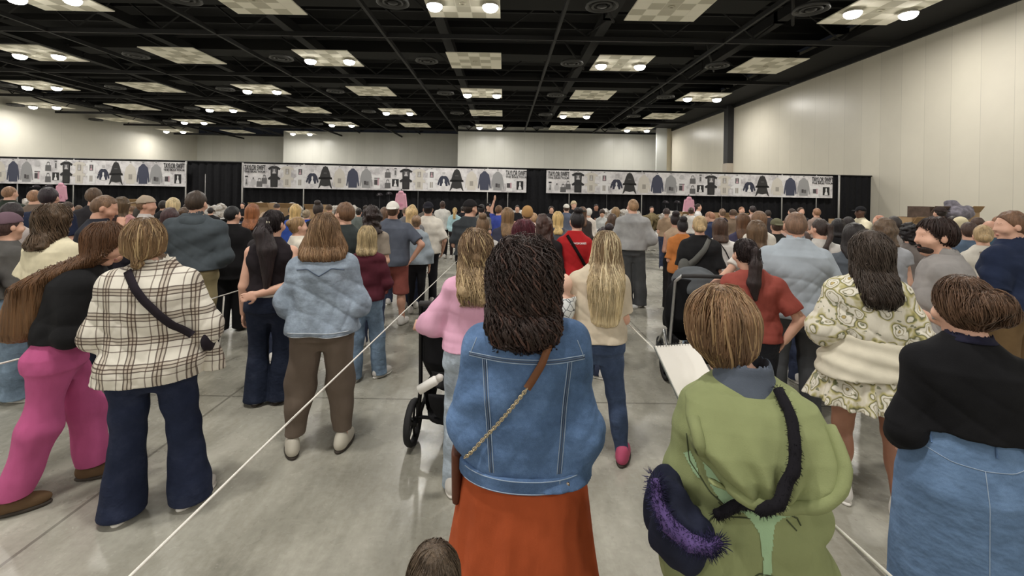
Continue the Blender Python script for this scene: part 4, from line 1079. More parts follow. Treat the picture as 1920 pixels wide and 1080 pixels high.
# 4 floral dress with a cream cardigan round the waist
o = person(1632,435,2.67,'person in a floral yellow and white dress with cream cardigan tied round waist', b=1.08, hw=1.24, d=1.15, sk=SK_T, top=('floral_blouse',(220,210,180)), tmat=FLOR, sleeve=1.5, hem=1.05, infl=.028, box=.4, slr=2.0, armr=1.1,
    arms=(((.10,0,-.26),(-.02,.2,-.24)),((.10,0,-.26),(-.02,.2,-.24))), bot=('skirt',(220,210,180)), bmat=FLOR, skirt=dict(hem=.645,flare=.10,folds=14,amp=.09), hair=('wavy',(74,62,54),(58,46,38)), hl=1.27, hwid=1.05, strands=1500,
    feet=((-.135,.02,10),(.14,-.06,-22)), wave=2, legr=.92)
wr = blob('tied_cardigan', [loft([(.78,-.02,-.02,.27,.225),(.86,-.02,-.02,.262,.21),(.94,-.01,-.02,.245,.19),(1.02,0,-.012,.222,.172),(1.08,0,-.005,.205,.16),(1.13,0,0,.20,.152)],.01,2.2)], .010, cloth((222,214,192),.05,.7), o.root, [lambda X,Y,Z: cut_plane((.12,0,-1),-.83)(X,Y,Z), cut_plane((.05,0,1),1.115)], lambda X,Y,Z: .006*np.sin(70*Z+10*X)+.004*np.sin(14*X+30*Z))

# 5 plaid shirt
o = person(291,409,2.5,'person in a white and brown plaid shirt with dark flared jeans', b=1.16, hw=1.20, d=1.2, top=('flannel_shirt',(220,214,200)), tmat=PLAID, sleeve=1.35, hem=.80, infl=.032, box=.85, slr=1.55, armr=1.08,
    arms=(((.10,0,-.27),(-.03,.2,-.22)),((.12,0,-.26),(-.01,.2,-.22))), bot=('jeans',(36,44,66),'flare'), bmat=denim((34,42,66),.18), hair=('bob',(118,90,60),(142,112,78)), hi=(186,156,112), hl=1.44, hwid=1.03, strands=1800, feet=((-.125,.0,0),(.20,.03,-28)), wave=1.5, collar=None, hoff=(-.045,0), legr=1.05)
blob('collar', [cone((0,-.02,1.42),(0,-.008,1.465),.088,.074,.0)], .007, PLAID, o.top, [cut_plane((0,.25,1),1.47), cut_plane((0,-.1,-1),-1.41), lambda X,Y,Z_: .066-np.sqrt(X**2+(Y+.014)**2)+0*Z_])
PS = o
crossbody(o,'dark plum crossbody bag strap over the plaid shirt, small pouch at right hip',[(-.085,1.425),(.02,1.27),(.14,1.12),(.225,1.04)],.042,cloth((40,34,42),.1,.2),[ell((.30,.02,.99),(.03,.10,.09),None,.0),ell((.285,-.06,1.0),(.03,.05,.07),None,.02)])
b0 = blob('shirt_tail', [loft([(.80,.33,-.02,.055,.02),(.88,.31,-.02,.05,.02),(1.0,.28,-.01,.03,.02),(1.10,.25,0,.02,.02)],.0)], .008, PLAID, o.top, (), wob(4,(14,14,9),.006))

# 6 pink trousers, black fleece
o = person(116,431,2.62,'person in a black fleece and bright pink trousers with very long brown hair', b=1.05, hw=1.1, d=1.08, rz=-62, hdep=.07, wave=1.0, top=('fleece',(28,28,30)), sleeve=1.9, hem=.98, infl=.03, box=.5, slr=1.35, lean=(0,.13), head=(-5,-28), hoff=(0,.04), h=1.60,
    arms=('phone','phone'), bot=('joggers',(190,84,134),'baggy'), bmat=cloth((192,84,136),.07,.9), hair=('long',(92,60,36),(112,78,48)), hl=.99, hwid=1.22, strands=2200, feet=((-.12,.16,0),(.10,-.16,6)), shoe=cloth((104,80,56),.1,.2), legr=.76, cut_leg=.10)
# 7 light denim jacket
LDN = denim((138,152,168), .26, 1.3)
o = person(610,400,3.14,'person in a boxy light denim jacket and taupe trousers, straight brown bob', b=1.04, hw=1.14, d=1.15, top=('denim_jacket',(140,152,166)), tmat=LDN, sleeve=1.35, hem=.87, infl=.036, box=1.0, slr=1.6, arms=(((.10,0,-.27),(-.03,.2,-.22)),((.10,0,-.27),(-.03,.2,-.22))),
    bot=('trousers',(112,98,86),'jogger'), bmat=cloth((112,98,86),.08,.7), hair=('bob',(116,88,62),(126,94,64)), hl=1.385, hwid=1.6, strands=1700, hi=(158,126,92), feet=((-.185,-.03,18),(.15,.0,-14)), cut_leg=.135, shoe=(196,190,174), wave=1.8)
LD = o
seams(o, [[(-.16,1.32),(-.08,1.335),(0,1.285),(.08,1.335),(.16,1.32)]], STD, rad=.004, name='yoke_seam')
seams(o, [[(-.2,.872),(.2,.872)],[(-.2,.90),(.2,.90)]], plain('thread_light',(196,204,212),.8), rad=.0028, name='stitching')
# 8 sleeveless black top
o = person(512,391,3.82,'person in a sleeveless black top and dark flared jeans, ponytail with cream scrunchie', b=1.16, hw=1.12, top=('vest_top',(36,30,34)), sleeve=0, hem=1.0, infl=.018, arms=('down',((.05,-.12,-.27),(-.22,-.17,-.33))), armr=1.1,
    bot=('jeans',(34,42,62),'flare'), bmat=denim((32,40,60),.15), hair=('pony',(42,32,34)), hl=1.0, hwid=1.7, head=(-22,-4), feet=((-.10,0,6),(.09,0,-20)), shoe=(180,180,182), strands=700)
blob('scrunchie', [ell(o.Hd((0,-.135,1.585)),(.05,.034,.026),None,.0)], .006, cloth((222,214,190),.05,.8), o.hair, (), wob(2,(90,90,90),.006))
blob('cream_underlayer', [loft([q for q in o.rings(.024,.955) if q[0]<1.02],.0)], .008, cloth((212,206,196)), o.root)
# 9 girl in maroon
person(689,423,4.3,'child in a maroon top and wide light blue jeans, blonde hair', b=.98, top=('long_sleeved_top',(84,32,44)), sleeve=1.9, hem=.9, infl=.022, box=.6, slr=1.3, arms=(((.10,.02,-.26),(-.02,.2,-.24)),((.10,.02,-.26),(-.02,.2,-.24))), bot=('jeans',(116,140,166),'wide'),
    hair=('bob',(184,162,120)), hl=1.39, hwid=1.08, feet=((-.11,-.02,0),(.15,.08,-40)), legr=.9, strands=700, head=(0,-8))
# 10 white cap man
person(737,377,6.1,'person in a white backwards cap, slate tee and rust shorts, hand on hip', fem=False, b=1.22, hw=1.2, d=1.3, sk=SK_M, top=('t_shirt',(86,92,106)), sleeve=.8, hem=.83, infl=.024, box=.5, slr=1.3, arms=('phone','hip'), armr=1.05, hatc=('cap_back',(224,220,212)),
    bot=('shorts',(142,76,68),'wide'), cut_leg=.43, feet=((-.21,0,8),(.15,0,-24)), hair=('buzz',(90,66,50)))
# 11 pink top at the stroller
o = person(893,443,2.72,'person in a sheer pink top and light jeans with wavy highlighted hair', b=1.06, hw=1.06, top=('blouse',(226,172,196)), tmat=cloth((226,168,196),.05,.6), sleeve=(1.5,1.5), hem=.945, infl=.022, box=.4, slr=1.9, arms=(((.13,.04,-.24),(.24,.22,-.30)),((.08,.0,-.28),(-.02,.2,-.25))),
    bot=('jeans',(170,184,198),'straight'), hair=('wavy',(124,98,72),(170,144,106)), hi=(204,176,130), hl=1.25, hwid=1.05, strands=1300, head=(0,-10), h=1.585, hoff=(.0,0), feet=((-.13,.02,5),(.10,0,-5)))
# 12 beige tee, blonde, holding the baby
o = person(1122,445,3.1,'person in a beige tee and blue jeans with long blonde hair, carrying a baby', b=1.1, hw=1.12, top=('t_shirt',(206,192,168)), sleeve=.85, hem=.90, infl=.026, box=.6, slr=1.4, arms=(((.11,.03,-.26),(-.03,.19,-.22)),((.06,.02,-.28),(-.12,.22,-.20))), armr=1.08,
    bot=('jeans',(62,78,108),'skinny'), hair=('long',(138,114,84),(222,200,154)), hi=(228,208,166), hl=1.03, hwid=1.28, strands=2200, head=(14,-8), hoff=(.065,0), h=1.56, feet=((-.10,.12,0),(.20,-.03,-18)), shoe=(186,70,106))
# 13 the baby on her arm
bxx,bzz = W(1055,532,3.02); r = root('person','bald baby in a white patterned top, held over the arm of the beige tee','baby',(bxx,3.02,bzz-.0),math.radians(30))
pr = [ell((0,0,0),(.062,.070,.070),None,.01), ell((0,.03,-.035),(.048,.045,.042),None,.03), cone((0,-.01,-.06),(0,0,-.03),.03,.03,.02), ell((0,-.02,-.15),(.07,.06,.10),None,.03), ell((.065,-.005,-.01),(.008,.014,.02),None,.004), ell((-.065,-.005,-.01),(.008,.014,.02),None,.004), cone((0,.07,-.02),(0,.078,-.03),.005,.008,.008)]
for q in (-1,1): pr += [cone((q*.065,-.02,-.10),(q*.10,.03,-.16),.025,.02,.02), cone((q*.10,.03,-.16),(q*.06,.09,-.15),.02,.015,.01), ell((q*.055,.105,-.15),(.018,.02,.015),None,.01), cone((q*.04,-.01,-.22),(q*.09,.08,-.25),.04,.03,.02), cone((q*.09,.08,-.25),(q*.08,.06,-.34),.03,.022,.01), ell((q*.08,.08,-.36),(.02,.035,.018),None,.01)]
blob('body', pr, .006, skin((232,190,166)), r)
pr = [ell((0,-.02,-.155),(.078,.068,.108),None,.03)]+[cone((q*.065,-.02,-.10),(q*.10,.03,-.16),.032,.027,.02) for q in (-1,1)]
nb = NT('printed_cotton'); vo = nb.n('ShaderNodeTexVoronoi', feature='DISTANCE_TO_EDGE'); vo.inputs['Scale'].default_value = 22; nb.l(nb.coord(), vo.inputs['Vector']); nb.base(nb.ramp(vo.outputs[0],[(.03,lin((70,80,90))),(.06,lin((228,232,232)))]))
blob('romper', pr, .006, nb.m, r, [cut_plane((0,0,1),-.085)])

# 14 red tee
o = person(1078,398,5.0,'person in a red tee with white back lettering and a black crossbody strap', b=1.02, d=1.1, top=('t_shirt',(178,34,38)), tmat=cloth((184,32,36),.08,.5), sleeve=.8, hem=.9, infl=.026, box=.6, slr=1.35, arms=('phone','phone'), bot=('jeans',(36,40,52),'straight'), hair=('topbun',(34,28,30)), head=(8,-6), hoff=(.03,0), h=1.64)
RT = o
def back_text(o, txt, x0, x1, z, hgt, mat, off=.004, tgt=None):
    cu = bpy.data.curves.new('lettering','FONT'); cu.body = txt; cu.size = 1; cu.align_x='CENTER'; cu.offset=.02
    to = bpy.data.objects.new('tmp', cu); COL.objects.link(to); bpy.context.view_layer.update()
    me = bpy.data.meshes.new_from_object(to.evaluated_get(bpy.context.evaluated_depsgraph_get())); bpy.data.objects.remove(to)
    tr = bvh(tgt or o.top); lo = min(v.co.x for v in me.vertices); hi = max(v.co.x for v in me.vertices)
    for v in me.vertices:
        x = x0+(v.co.x-lo)/(hi-lo)*(x1-x0); zz = z+v.co.y*hgt; h_ = on_back(tr,x,zz,off) or Vector((x,-.15,zz)); v.co = h_
    return link('lettering', me, mat, tgt or o.top)
back_text(o, '#TWOFORRES', -.055, .125, 1.325, .03, plain('print_white',(236,228,228),.6))
crossbody(o,'black strap of a small bag across the red tee',[(-.09,1.42),(.0,1.28),(.09,1.13),(.14,1.04)],.034,cloth((30,20,22),.1,.2),[ell((.21,.05,1.0),(.03,.09,.07),None,.0)])
# 15 grey sweatshirt man
person(1187,373,7.35,'tall person in a light grey sweatshirt and dark grey trousers, short sandy hair', fem=False, b=1.14, hw=1.06, top=('sweatshirt',(160,160,160)), sleeve=1.95, hem=.90, infl=.030, box=.5, slr=1.4, arms=(((.08,.0,-.28),(-.02,.17,-.30)),((.12,-.04,-.27),(.04,.14,-.36))), bot=('trousers',(76,78,80),'wide'), hair=('buzz',(164,128,92)), head=(18,0), feet=((-.07,.03,0),(.14,0,-25)), h=1.77)
# 16 big man in light blue shirt
SHB = cloth((168,178,188),.05,.8)
person(1492,394,3.75,'large balding person in a light blue dress shirt and grey trousers', fem=False, b=1.24, hw=1.22, d=1.3, sk=SK_M, top=('dress_shirt',(168,178,188)), tmat=SHB, sleeve=1.9, hem=.84, infl=.028, box=.7, slr=1.35, arms=(((.09,.0,-.27),(-.04,.2,-.25)),((.10,-.02,-.28),(.03,.17,-.36))), bot=('trousers',(80,82,86),'straight'), hair=('buzz',(124,94,74)), collar=(168,178,188), wave=1.8, head=(-8,-4))
# 17 rust tee, ponytail
o = person(1412,455,3.25,'person in a rust red tee with a dark ponytail, elbow out, beside the grey stroller', b=1.12, hw=1.08, top=('t_shirt',(158,74,64)), sleeve=.8, hem=.9, infl=.024, box=.4, slr=1.25, arms=(((.12,.04,-.24),(.10,.26,-.20)),((.18,-.06,-.24),(.07,-.05,-.42))), armr=1.08, bot=('jeans',(44,46,54),'straight'), hair=('pony',(44,32,32)), hl=1.24, hwid=1.05, head=(18,-6), hoff=(-.05,0), h=1.52, strands=500)
# 18 grey polo man
o = person(1768,404,2.9,'person in a heather grey polo with dark hair and beard, facing left', fem=False, b=1.0, rz=50, top=('polo_shirt',(150,146,144)), sleeve=.9, hem=.86, infl=.028, box=.5, slr=1.4, arms=('phone',((.07,.06,-.25),(-.03,.26,-.10))), bot=('trousers',(88,86,74),'straight'), hair=('short',(50,34,30)), head=(25,-4), hoff=(0,.03), collar=(150,146,144), strands=600)
blob('beard', [ell(o.Hd((0,.045,1.495)),(.05,.052,.04),None,.02), ell(o.Hd((0,.09,1.522)),(.028,.012,.008),None,.01)], .006, hairm((48,34,28)), o.root, [cut_plane((0,0,1),o.Hd((0,.05,1.53)).z)])
# 19.. grey denim top, black hair
person(1606,417,4.0,'person in a faded grey denim top with long black hair, beside the floral dress', b=1.2, top=('denim_shirt',(84,90,98)), sleeve=1.8, hem=.85, infl=.03, box=.8, slr=1.4, arms=('phone','phone'), bot=('jeans',(44,48,60),'straight'), hair=('long',(34,28,28)), hl=1.36, hwid=1.2, hoff=(-.02,0))
person(1660,411,4.55,'person with curly grey brown hair and a thin striped sleeveless top', b=1.1, top=('striped_top',(168,170,176)), sleeve=.3, hem=.9, infl=.024, arms=('phone','phone'), hair=('curly',(104,84,66)), hl=1.40, hwid=.95, hoff=(-.02,0))
person(1707,419,5.25,'person with a large round black hairdo beside the grey polo', b=1.0, top=('t_shirt',(120,112,108)), sleeve=.8, hair=('curly',(28,24,26)), hl=1.44, hwid=1.05, arms=('phone','phone'))
o = person(1843,420,4.75,'person in a white ribbed top with blonde low bun and grey shoulder strap', b=1.04, hw=1.0, top=('ribbed_top',(206,200,188)), sleeve=1.9, hem=1.0, infl=.02, arms=('phone','phone'), bot=('jeans',(70,70,84),'straight'), hair=('lowbun',(176,148,106)), hwid=1.0, head=(-12,-6))
crossbody(o,'tan woven bag on a grey strap, worn over the white ribbed top',[(-.06,1.40),(0,1.2),(.08,1.05),(.13,.98)],.035,cloth((150,140,128)),[ell((.19,-.02,.93),(.12,.08,.09),None,.01)], cloth((142,104,68),.3,.4))
person(1898,393,3.75,'tall person in a navy jacket and brown trousers at the right edge, looking left', fem=False, b=1.12, rz=14, top=('jacket',(34,44,70)), sleeve=.95, hem=.88, infl=.03, box=.6, slr=1.4, arms=('phone','pocket'), bot=('shorts',(112,88,58),'wide'), cut_leg=.5, hair=('short',(112,80,58)), head=(55,-4), collar=(34,44,70), feet=((-.1,0,20),(.12,0,10)))
person(1856,411,5.6,'balding person in a teal blue shirt between white top and navy jacket', fem=False, top=('t_shirt',(62,88,108)), arms=('phone','phone'), hair=('none',(60,40,30)), sk=SK_M)
person(1817,415,5.4,'person with short dark hair in a muted blue shirt, right crowd', fem=False, top=('t_shirt',(84,102,124)), arms=('phone','phone'), hair=('short',(70,50,42)))
person(1800,408,6.6,'person in a wide cream sun hat in the right crowd', top=('t_shirt',(150,140,130)), arms=('phone','phone'), hair=('short',(120,92,70)), hatc=('beanie',(218,206,170)))
person(1762,387,9.0,'person in a dark cap by the open cardboard boxes at the right wall', fem=False, top=('t_shirt',(60,54,52)), hair=('short',(44,36,32)), hatc=('cap_back',(54,44,42)))
person(1676,404,6.0,'person with dark hair behind the curly grey brown hair', top=('t_shirt',(150,144,140)), hair=('short',(52,44,42)), fem=False)
person(1872,404,7.2,'person with sandy hair in a rose top behind the balding teal shirt', top=('t_shirt',(150,110,104)), hair=('short',(130,92,66)))
person(1694,424,5.95,'person in a brown grey cardigan hunched left of the grey polo', top=('cardigan',(112,92,82)), sleeve=1.9, hair=('bob',(60,44,38)), hl=1.40, arms=('phone','phone'))
person(1736,419,6.6,'person with dark brown hair hidden behind the grey polo', top=('t_shirt',(92,72,64)), hair=('long',(62,44,38)), hl=1.2)

# ================================================================ the rest of the crowd
# left cluster
person(368,359,4.7,'tall person in a dark teal grey hoodie and khaki trousers, short dark hair', fem=False, b=1.22, hw=1.15, d=1.2, top=('hoodie',(72,80,86)), sleeve=1.95, hem=.92, infl=.032, box=.6, slr=1.3, arms=('phone','low'), bot=('trousers',(160,146,108),'straight'), hair=('short',(62,48,38)), head=(-14,-4), h=1.79, collar=(72,80,86))
o = person(104,368,3.55,'person in a cream flutter sleeve blouse with long brown hair, behind the black fleece', b=1.2, hw=1.15, top=('blouse',(222,212,180)), sleeve=.7, hem=.9, infl=.03, box=.6, slr=2.2, arms=('phone','phone'), bot=('jeans',(50,52,60),'straight'), hair=('wavy',(92,72,54)), hl=1.36, hwid=1.05, rz=-10, strands=700, h=1.66)
o = person(17,401,3.75,'person in a mauve cap and dark grey tee, cut off at the left edge', b=1.2, top=('t_shirt',(88,86,84)), sleeve=.9, hem=.95, infl=.028, arms=('phone','phone'), bot=('jeans',(110,130,150),'wide'), hair=('lowbun',(80,58,56)), hatc=('cap_back',(112,88,100)), rz=-20, h=1.58, feet=((-.10,0,-40),(.11,.05,-60)))
rb = carried(o,'handbag','reddish brown leather handbag at the side of the dark grey tee','bag')
blob('pouch', [loft([(1.02,.12,-.20,.14,.05),(1.10,.12,-.20,.17,.06),(1.22,.12,-.2,.13,.04)],.01,2.6)], .012, cloth((122,68,52),.1,.2,.5), rb)
m = MB(); m.tube([Vector((.02,-.2,1.21)),Vector((.0,-.17,1.36)),Vector((.03,-.10,1.42))], .008, 6); m.build('strap', cloth((122,68,52),.1,.2,.5), rb)
person(168,368,4.35,'person in a navy tee wearing glasses, leaning right with hand at face', fem=False, b=1.15, rz=-55, top=('t_shirt',(36,38,48)), sleeve=.8, hem=.88, infl=.026, box=.5, lean=(0,.08), head=(-5,-18), hair=('buzz',(112,84,62)), arms=('phone','face'), bot=('jeans',(52,58,78),'straight'), shoe=(50,54,66), sk=SK_M, h=1.74, armr=1.15)
person(92,356,5.6,'tall person in a navy tee with short black hair behind the cream blouse', fem=False, b=1.2, top=('t_shirt',(34,42,66)), rz=20, arms=('phone','phone'), hair=('short',(46,36,42)), h=1.80)
person(24,379,5.0,'person with dark hair and light collar behind the mauve cap', top=('t_shirt',(176,164,160)), hair=('bob',(50,42,44)), hl=1.42, b=1.1)
person(19,356,8.0,'balding person in a dark green shirt near the far left edge', fem=False, top=('t_shirt',(50,58,50)), hair=('buzz',(150,112,84)), b=1.2, h=1.80)
person(65,363,7.4,'person with short ginger brown hair between dark green and navy shirts', fem=False, top=('t_shirt',(120,104,92)), hair=('buzz',(160,118,88)), h=1.75)
person(177,358,6.4,'person with short brown hair and sunglasses on the head, behind the navy tee', fem=False, top=('t_shirt',(50,48,52)), hair=('short',(96,74,56)), h=1.8)
person(205,388,5.2,'person in a black coat with pale flower pattern behind the plaid shirt', top=('coat',(34,32,40)), sleeve=1.9, hem=.6, infl=.04, hair=('long',(58,44,42)), hl=1.35, b=1.1, bot=('trousers',(60,52,72),'wide'))
person(229,372,6.0,'person in a dusty pink tee with long straight brown hair', top=('t_shirt',(196,142,140)), sleeve=1.0, infl=.028, box=.6, hair=('long',(88,68,46)), hl=1.22, hwid=.85, arms=('phone','phone'), b=1.1, h=1.68)
person(276,376,5.9,'person in a backwards beige cap and pale grey tee, face turned right', fem=False, top=('t_shirt',(196,190,186)), rz=-70, hair=('buzz',(130,98,72)), hatc=('cap_back',(176,158,138)), arms=('phone','phone'), h=1.70, sk=SK_M)
person(271,365,10,'person with light brown hair standing above the beige cap', fem=False, top=('t_shirt',(70,66,60)), hair=('short',(160,128,92)))
person(326,370,7.0,'person with bright blonde hair above the plaid shirt', top=('t_shirt',(60,58,60)), hair=('long',(206,184,138)), hl=1.4)
person(320,389,5.3,'person with dark auburn hair just left of the dark hoodie', top=('t_shirt',(60,50,56)), hair=('bob',(66,42,44)), hl=1.40)
person(307,375,9.5,'person with short black hair beside the bright blonde hair', fem=False, top=('t_shirt',(40,40,42)), hair=('short',(48,40,36)))
person(346,387,6.6,'person in a pale grey top peeking out left of the dark hoodie', top=('t_shirt',(170,170,174)), hair=('bun',(90,68,50)))
person(195,376,7.6,'person with brown hair in a dark top behind the navy tee', top=('t_shirt',(48,44,50)), hair=('bob',(96,74,56)), hl=1.42, rz=60)
person(8,372,10,'person with short dark hair at the far left edge', fem=False, top=('t_shirt',(90,86,80)), hair=('short',(60,46,38)))
person(45,383,9,'person in a dark shirt behind the left crowd', fem=False, top=('t_shirt',(60,60,66)), hair=('short',(80,60,46)))
person(128,377,8,'person in a dark maroon shirt behind the cream blouse', top=('t_shirt',(92,50,56)), hair=('bun',(66,50,40)))
# black coat group
person(436,385,5.7,'person in an all black coat and trousers with black hair', b=1.15, hw=1.1, top=('coat',(24,23,25)), sleeve=1.95, hem=.72, infl=.034, box=.8, slr=1.5, arms=('low','low'), bot=('trousers',(22,22,24),'wide'), hair=('short',(26,24,26)), head=(-40,0), shoe='black', feet=((-.12,0,10),(.12,.05,-10)))
person(474,381,6.3,'person with long auburn hair and a black top', b=1.1, top=('sweater',(36,30,32)), sleeve=1.9, hem=.85, infl=.028, arms=('phone','phone'), bot=('trousers',(28,28,30),'wide'), hair=('long',(146,88,52)), hl=1.32, hwid=1.2, shoe='black')
person(503,396,4.7,'person with long light brown hair half hidden by the sleeveless black top', top=('t_shirt',(52,48,50)), hair=('long',(142,112,80)), hl=1.33, hwid=1.0, arms=('phone','phone'))
person(560,405,5.0,'person in a cream tee with sandy hair tied back, face turned right', rz=-55, top=('t_shirt',(222,214,198)), sleeve=.8, infl=.026, b=1.15, hair=('bun',(150,118,80)), arms=('phone','phone'), bot=('jeans',(70,80,100),'straight'))
person(555,382,7.4,'person with bright blonde straight hair and a pale blue bag', top=('t_shirt',(52,84,176)), hair=('long',(206,172,112)), hl=1.33, arms=('phone','phone'), infl=.03, b=1.2)
person(575,392,8.8,'person in a royal blue tee beside the bright blonde hair', top=('t_shirt',(44,70,170)), hair=('bun',(160,140,110)), b=1.2, fem=False)
person(597,378,7.0,'person with a messy dark bun and a black top', top=('t_shirt',(36,36,36)), hair=('topbun',(62,52,48)), arms=('phone','phone'))
person(648,382,4.6,'person with short brown hair in a dark green tee, looking left', fem=False, top=('t_shirt',(52,58,58)), hair=('short',(112,80,56)), head=(50,0), h=1.70, sk=SK_L)
person(673,389,10.5,'small person in a grey green top with dark ponytail', top=('t_shirt',(108,116,112)), hair=('bun',(50,44,42)), arms=('down','down'))
person(699,386,5.3,'person with dark curly hair left of the white cap', top=('t_shirt',(150,138,124)), hair=('curly',(46,34,32)), hl=1.33, b=1.0)
person(722,388,7.2,'person with brown hair hidden behind the white cap', top=('t_shirt',(110,104,98)), hair=('bob',(104,78,60)), hl=1.38)
person(773,385,7.0,'person with wavy golden blonde hair right of the white cap', top=('t_shirt',(120,120,122)), hair=('wavy',(204,172,120)), hl=1.36)
o = person(783,402,6.7,'child in a pale blue grey sweatshirt and black leggings with messy bun', b=.95, top=('sweatshirt',(160,172,182)), sleeve=1.95, hem=.86, infl=.034, box=.8, slr=1.4, arms=('loose','loose'), bot=('leggings',(30,30,34),'skinny'), hair=('bun',(140,110,82)), hwid=1.4, hoff=(-.02,0))
person(803,384,7.3,'person in a black backwards cap, cream tee and black trousers', fem=False, b=1.05, top=('t_shirt',(222,216,204)), sleeve=.95, hem=.85, infl=.03, box=.6, arms=('phone','pocket'), bot=('trousers',(30,30,34),'straight'), hair=('buzz',(40,34,34)), hatc=('cap_back',(36,36,44)), h=1.66)
person(800,378,11,'person with sandy hair in front of the black curtain, behind the black cap', fem=False, top=('t_shirt',(110,104,98)), hair=('short',(150,128,96)))
person(830,379,12.4,'person in a white tee and black trousers near the tables', fem=False, top=('t_shirt',(222,220,214)), sleeve=.9, hem=.85, infl=.03, bot=('trousers',(34,32,34),'straight'), arms=('phone','pocket'), hair=('buzz',(70,50,42)), sk=SK_D, h=1.60)
person(853,388,12.3,'person in an aqua blue long sleeved top with blonde ponytail', top=('long_sleeved_top',(176,214,222)), sleeve=1.9, hem=.9, infl=.03, bot=('leggings',(44,36,38),'skinny'), hair=('pony',(206,172,112)), hl=1.4, arms=('phone','phone'))
# middle
person(881,377,6.4,'person in a black cap and dark grey tee, face turned right', fem=False, b=1.1, rz=-25, top=('t_shirt',(58,62,66)), sleeve=.9, infl=.028, hatc=('cap',(34,32,34)), hair=('buzz',(50,40,36)), arms=('phone','phone'), bot=('trousers',(40,40,44),'straight'), h=1.72, head=(-25,-5))
person(903,382,9.6,'person with black hair and grey shirt beside the black cap with white logo', fem=False, top=('t_shirt',(120,118,112)), hair=('short',(36,32,34)))
person(917,380,12,'person in a black cap with small white logo, black tee', fem=False, top=('t_shirt',(36,36,40)), hair=('buzz',(40,36,34)), hatc=('cap',(30,30,32),(220,220,220)), rz=-160)
person(906,408,5.1,'person in a light grey tee with an untidy brown bun', b=1.1, top=('t_shirt',(188,184,180)), sleeve=.8, infl=.026, arms=('phone','phone'), hair=('topbun',(118,92,68)), h=1.56)
person(936,384,9.8,'seller in a royal blue tee raising one hand', fem=False, top=('t_shirt',(66,84,180)), hair=('short',(116,84,58)), arms=('up','down'), rz=-30)
person(952,388,6.2,'person with long light brown hair in a navy tee', top=('t_shirt',(58,60,78)), sleeve=.8, infl=.026, hair=('long',(128,98,66)), hl=1.27, hwid=1.0, arms=('phone','phone'), b=1.08)
person(989,387,7.0,'person in a mustard tan beanie and off white shirt', top=('t_shirt',(212,196,184)), hair=('buzz',(110,80,60)), hatc=('beanie',(184,140,88)), b=1.15, fem=False)
person(1001,398,8.2,'person in a dark red shirt behind the tan beanie', fem=False, top=('t_shirt',(132,40,38)), hair=('short',(190,150,110)))
person(986,414,4.0,'person with burgundy red hair and glasses in profile behind the dark curls', rz=-62, top=('t_shirt',(70,60,64)), hair=('bob',(92,36,48)), hl=1.42, hwid=1.05, h=1.58, strands=500)
person(1021,402,4.9,'person with long very dark brown hair and black top', top=('sweater',(40,34,36)), sleeve=1.8, hair=('wavy',(70,48,42)), hl=1.22, hwid=1.0, b=1.05)
person(1046,396,6.8,'person with golden blonde hair in a slate blue hooded jacket', top=('hooded_jacket',(86,90,100)), sleeve=1.9, infl=.034, box=.6, hair=('long',(206,172,110)), hl=1.33, arms=('phone','phone'), b=1.1)
person(1062,382,11.5,'person in a white cap and blue grey shirt near the sales tables', fem=False, top=('t_shirt',(96,104,124)), hair=('buzz',(80,60,50)), hatc=('cap_back',(224,220,210)), b=1.15)
person(1076,377,13,'bearded person in black facing the camera behind the white cap', fem=False, rz=180, top=('sweatshirt',(30,30,34)), sleeve=1.9, hair=('buzz',(170,130,96)), hatc=('beanie',(206,186,150)), eyes=True)
person(1092,387,9.0,'person in a dark green cap with long brown hair', top=('coat',(70,62,60)), sleeve=1.9, hair=('long',(110,80,62)), hl=1.28, hatc=('cap_back',(48,54,46)), hwid=.95)
person(1104,391,11,'person in a white headscarf and cream top near the tables', top=('t_shirt',(214,204,194)), sleeve=1.9, hair=('short',(220,216,210)), hatc=('beanie',(222,218,212)))
person(1118,382,14.6,'seller in all black with a black mask behind the table', fem=False, rz=180, top=('t_shirt',(26,26,30)), sleeve=1.5, hair=('short',(26,24,26)), sk=SK_T)
person(1129,392,12.4,'seller in a light grey top with dark hair bending over goods', rz=170, top=('sweatshirt',(190,192,190)), sleeve=1.9, hair=('bob',(60,44,36)), hl=1.42, h=1.45, arms=('low','low'), head=(0,-35))
person(1133,424,4.5,'person with dark hair in a bun, face turned left, behind the blonde hair', rz=40, top=('t_shirt',(200,188,180)), hair=('topbun',(48,40,44)), h=1.50, hwid=1.1)
person(1154,388,9.2,'person with long tan hair in a rust brown jacket', top=('jacket',(122,92,66)), sleeve=1.9, hem=.8, infl=.034, hair=('long',(150,120,84)), hl=1.4, hwid=.9, h=1.58)
person(1148,400,7.8,'person in a black long coat with brown hair beside the grey sweatshirt', top=('coat',(44,42,46)), sleeve=1.9, hem=.6, infl=.034, hair=('long',(84,64,52)), hl=1.3)
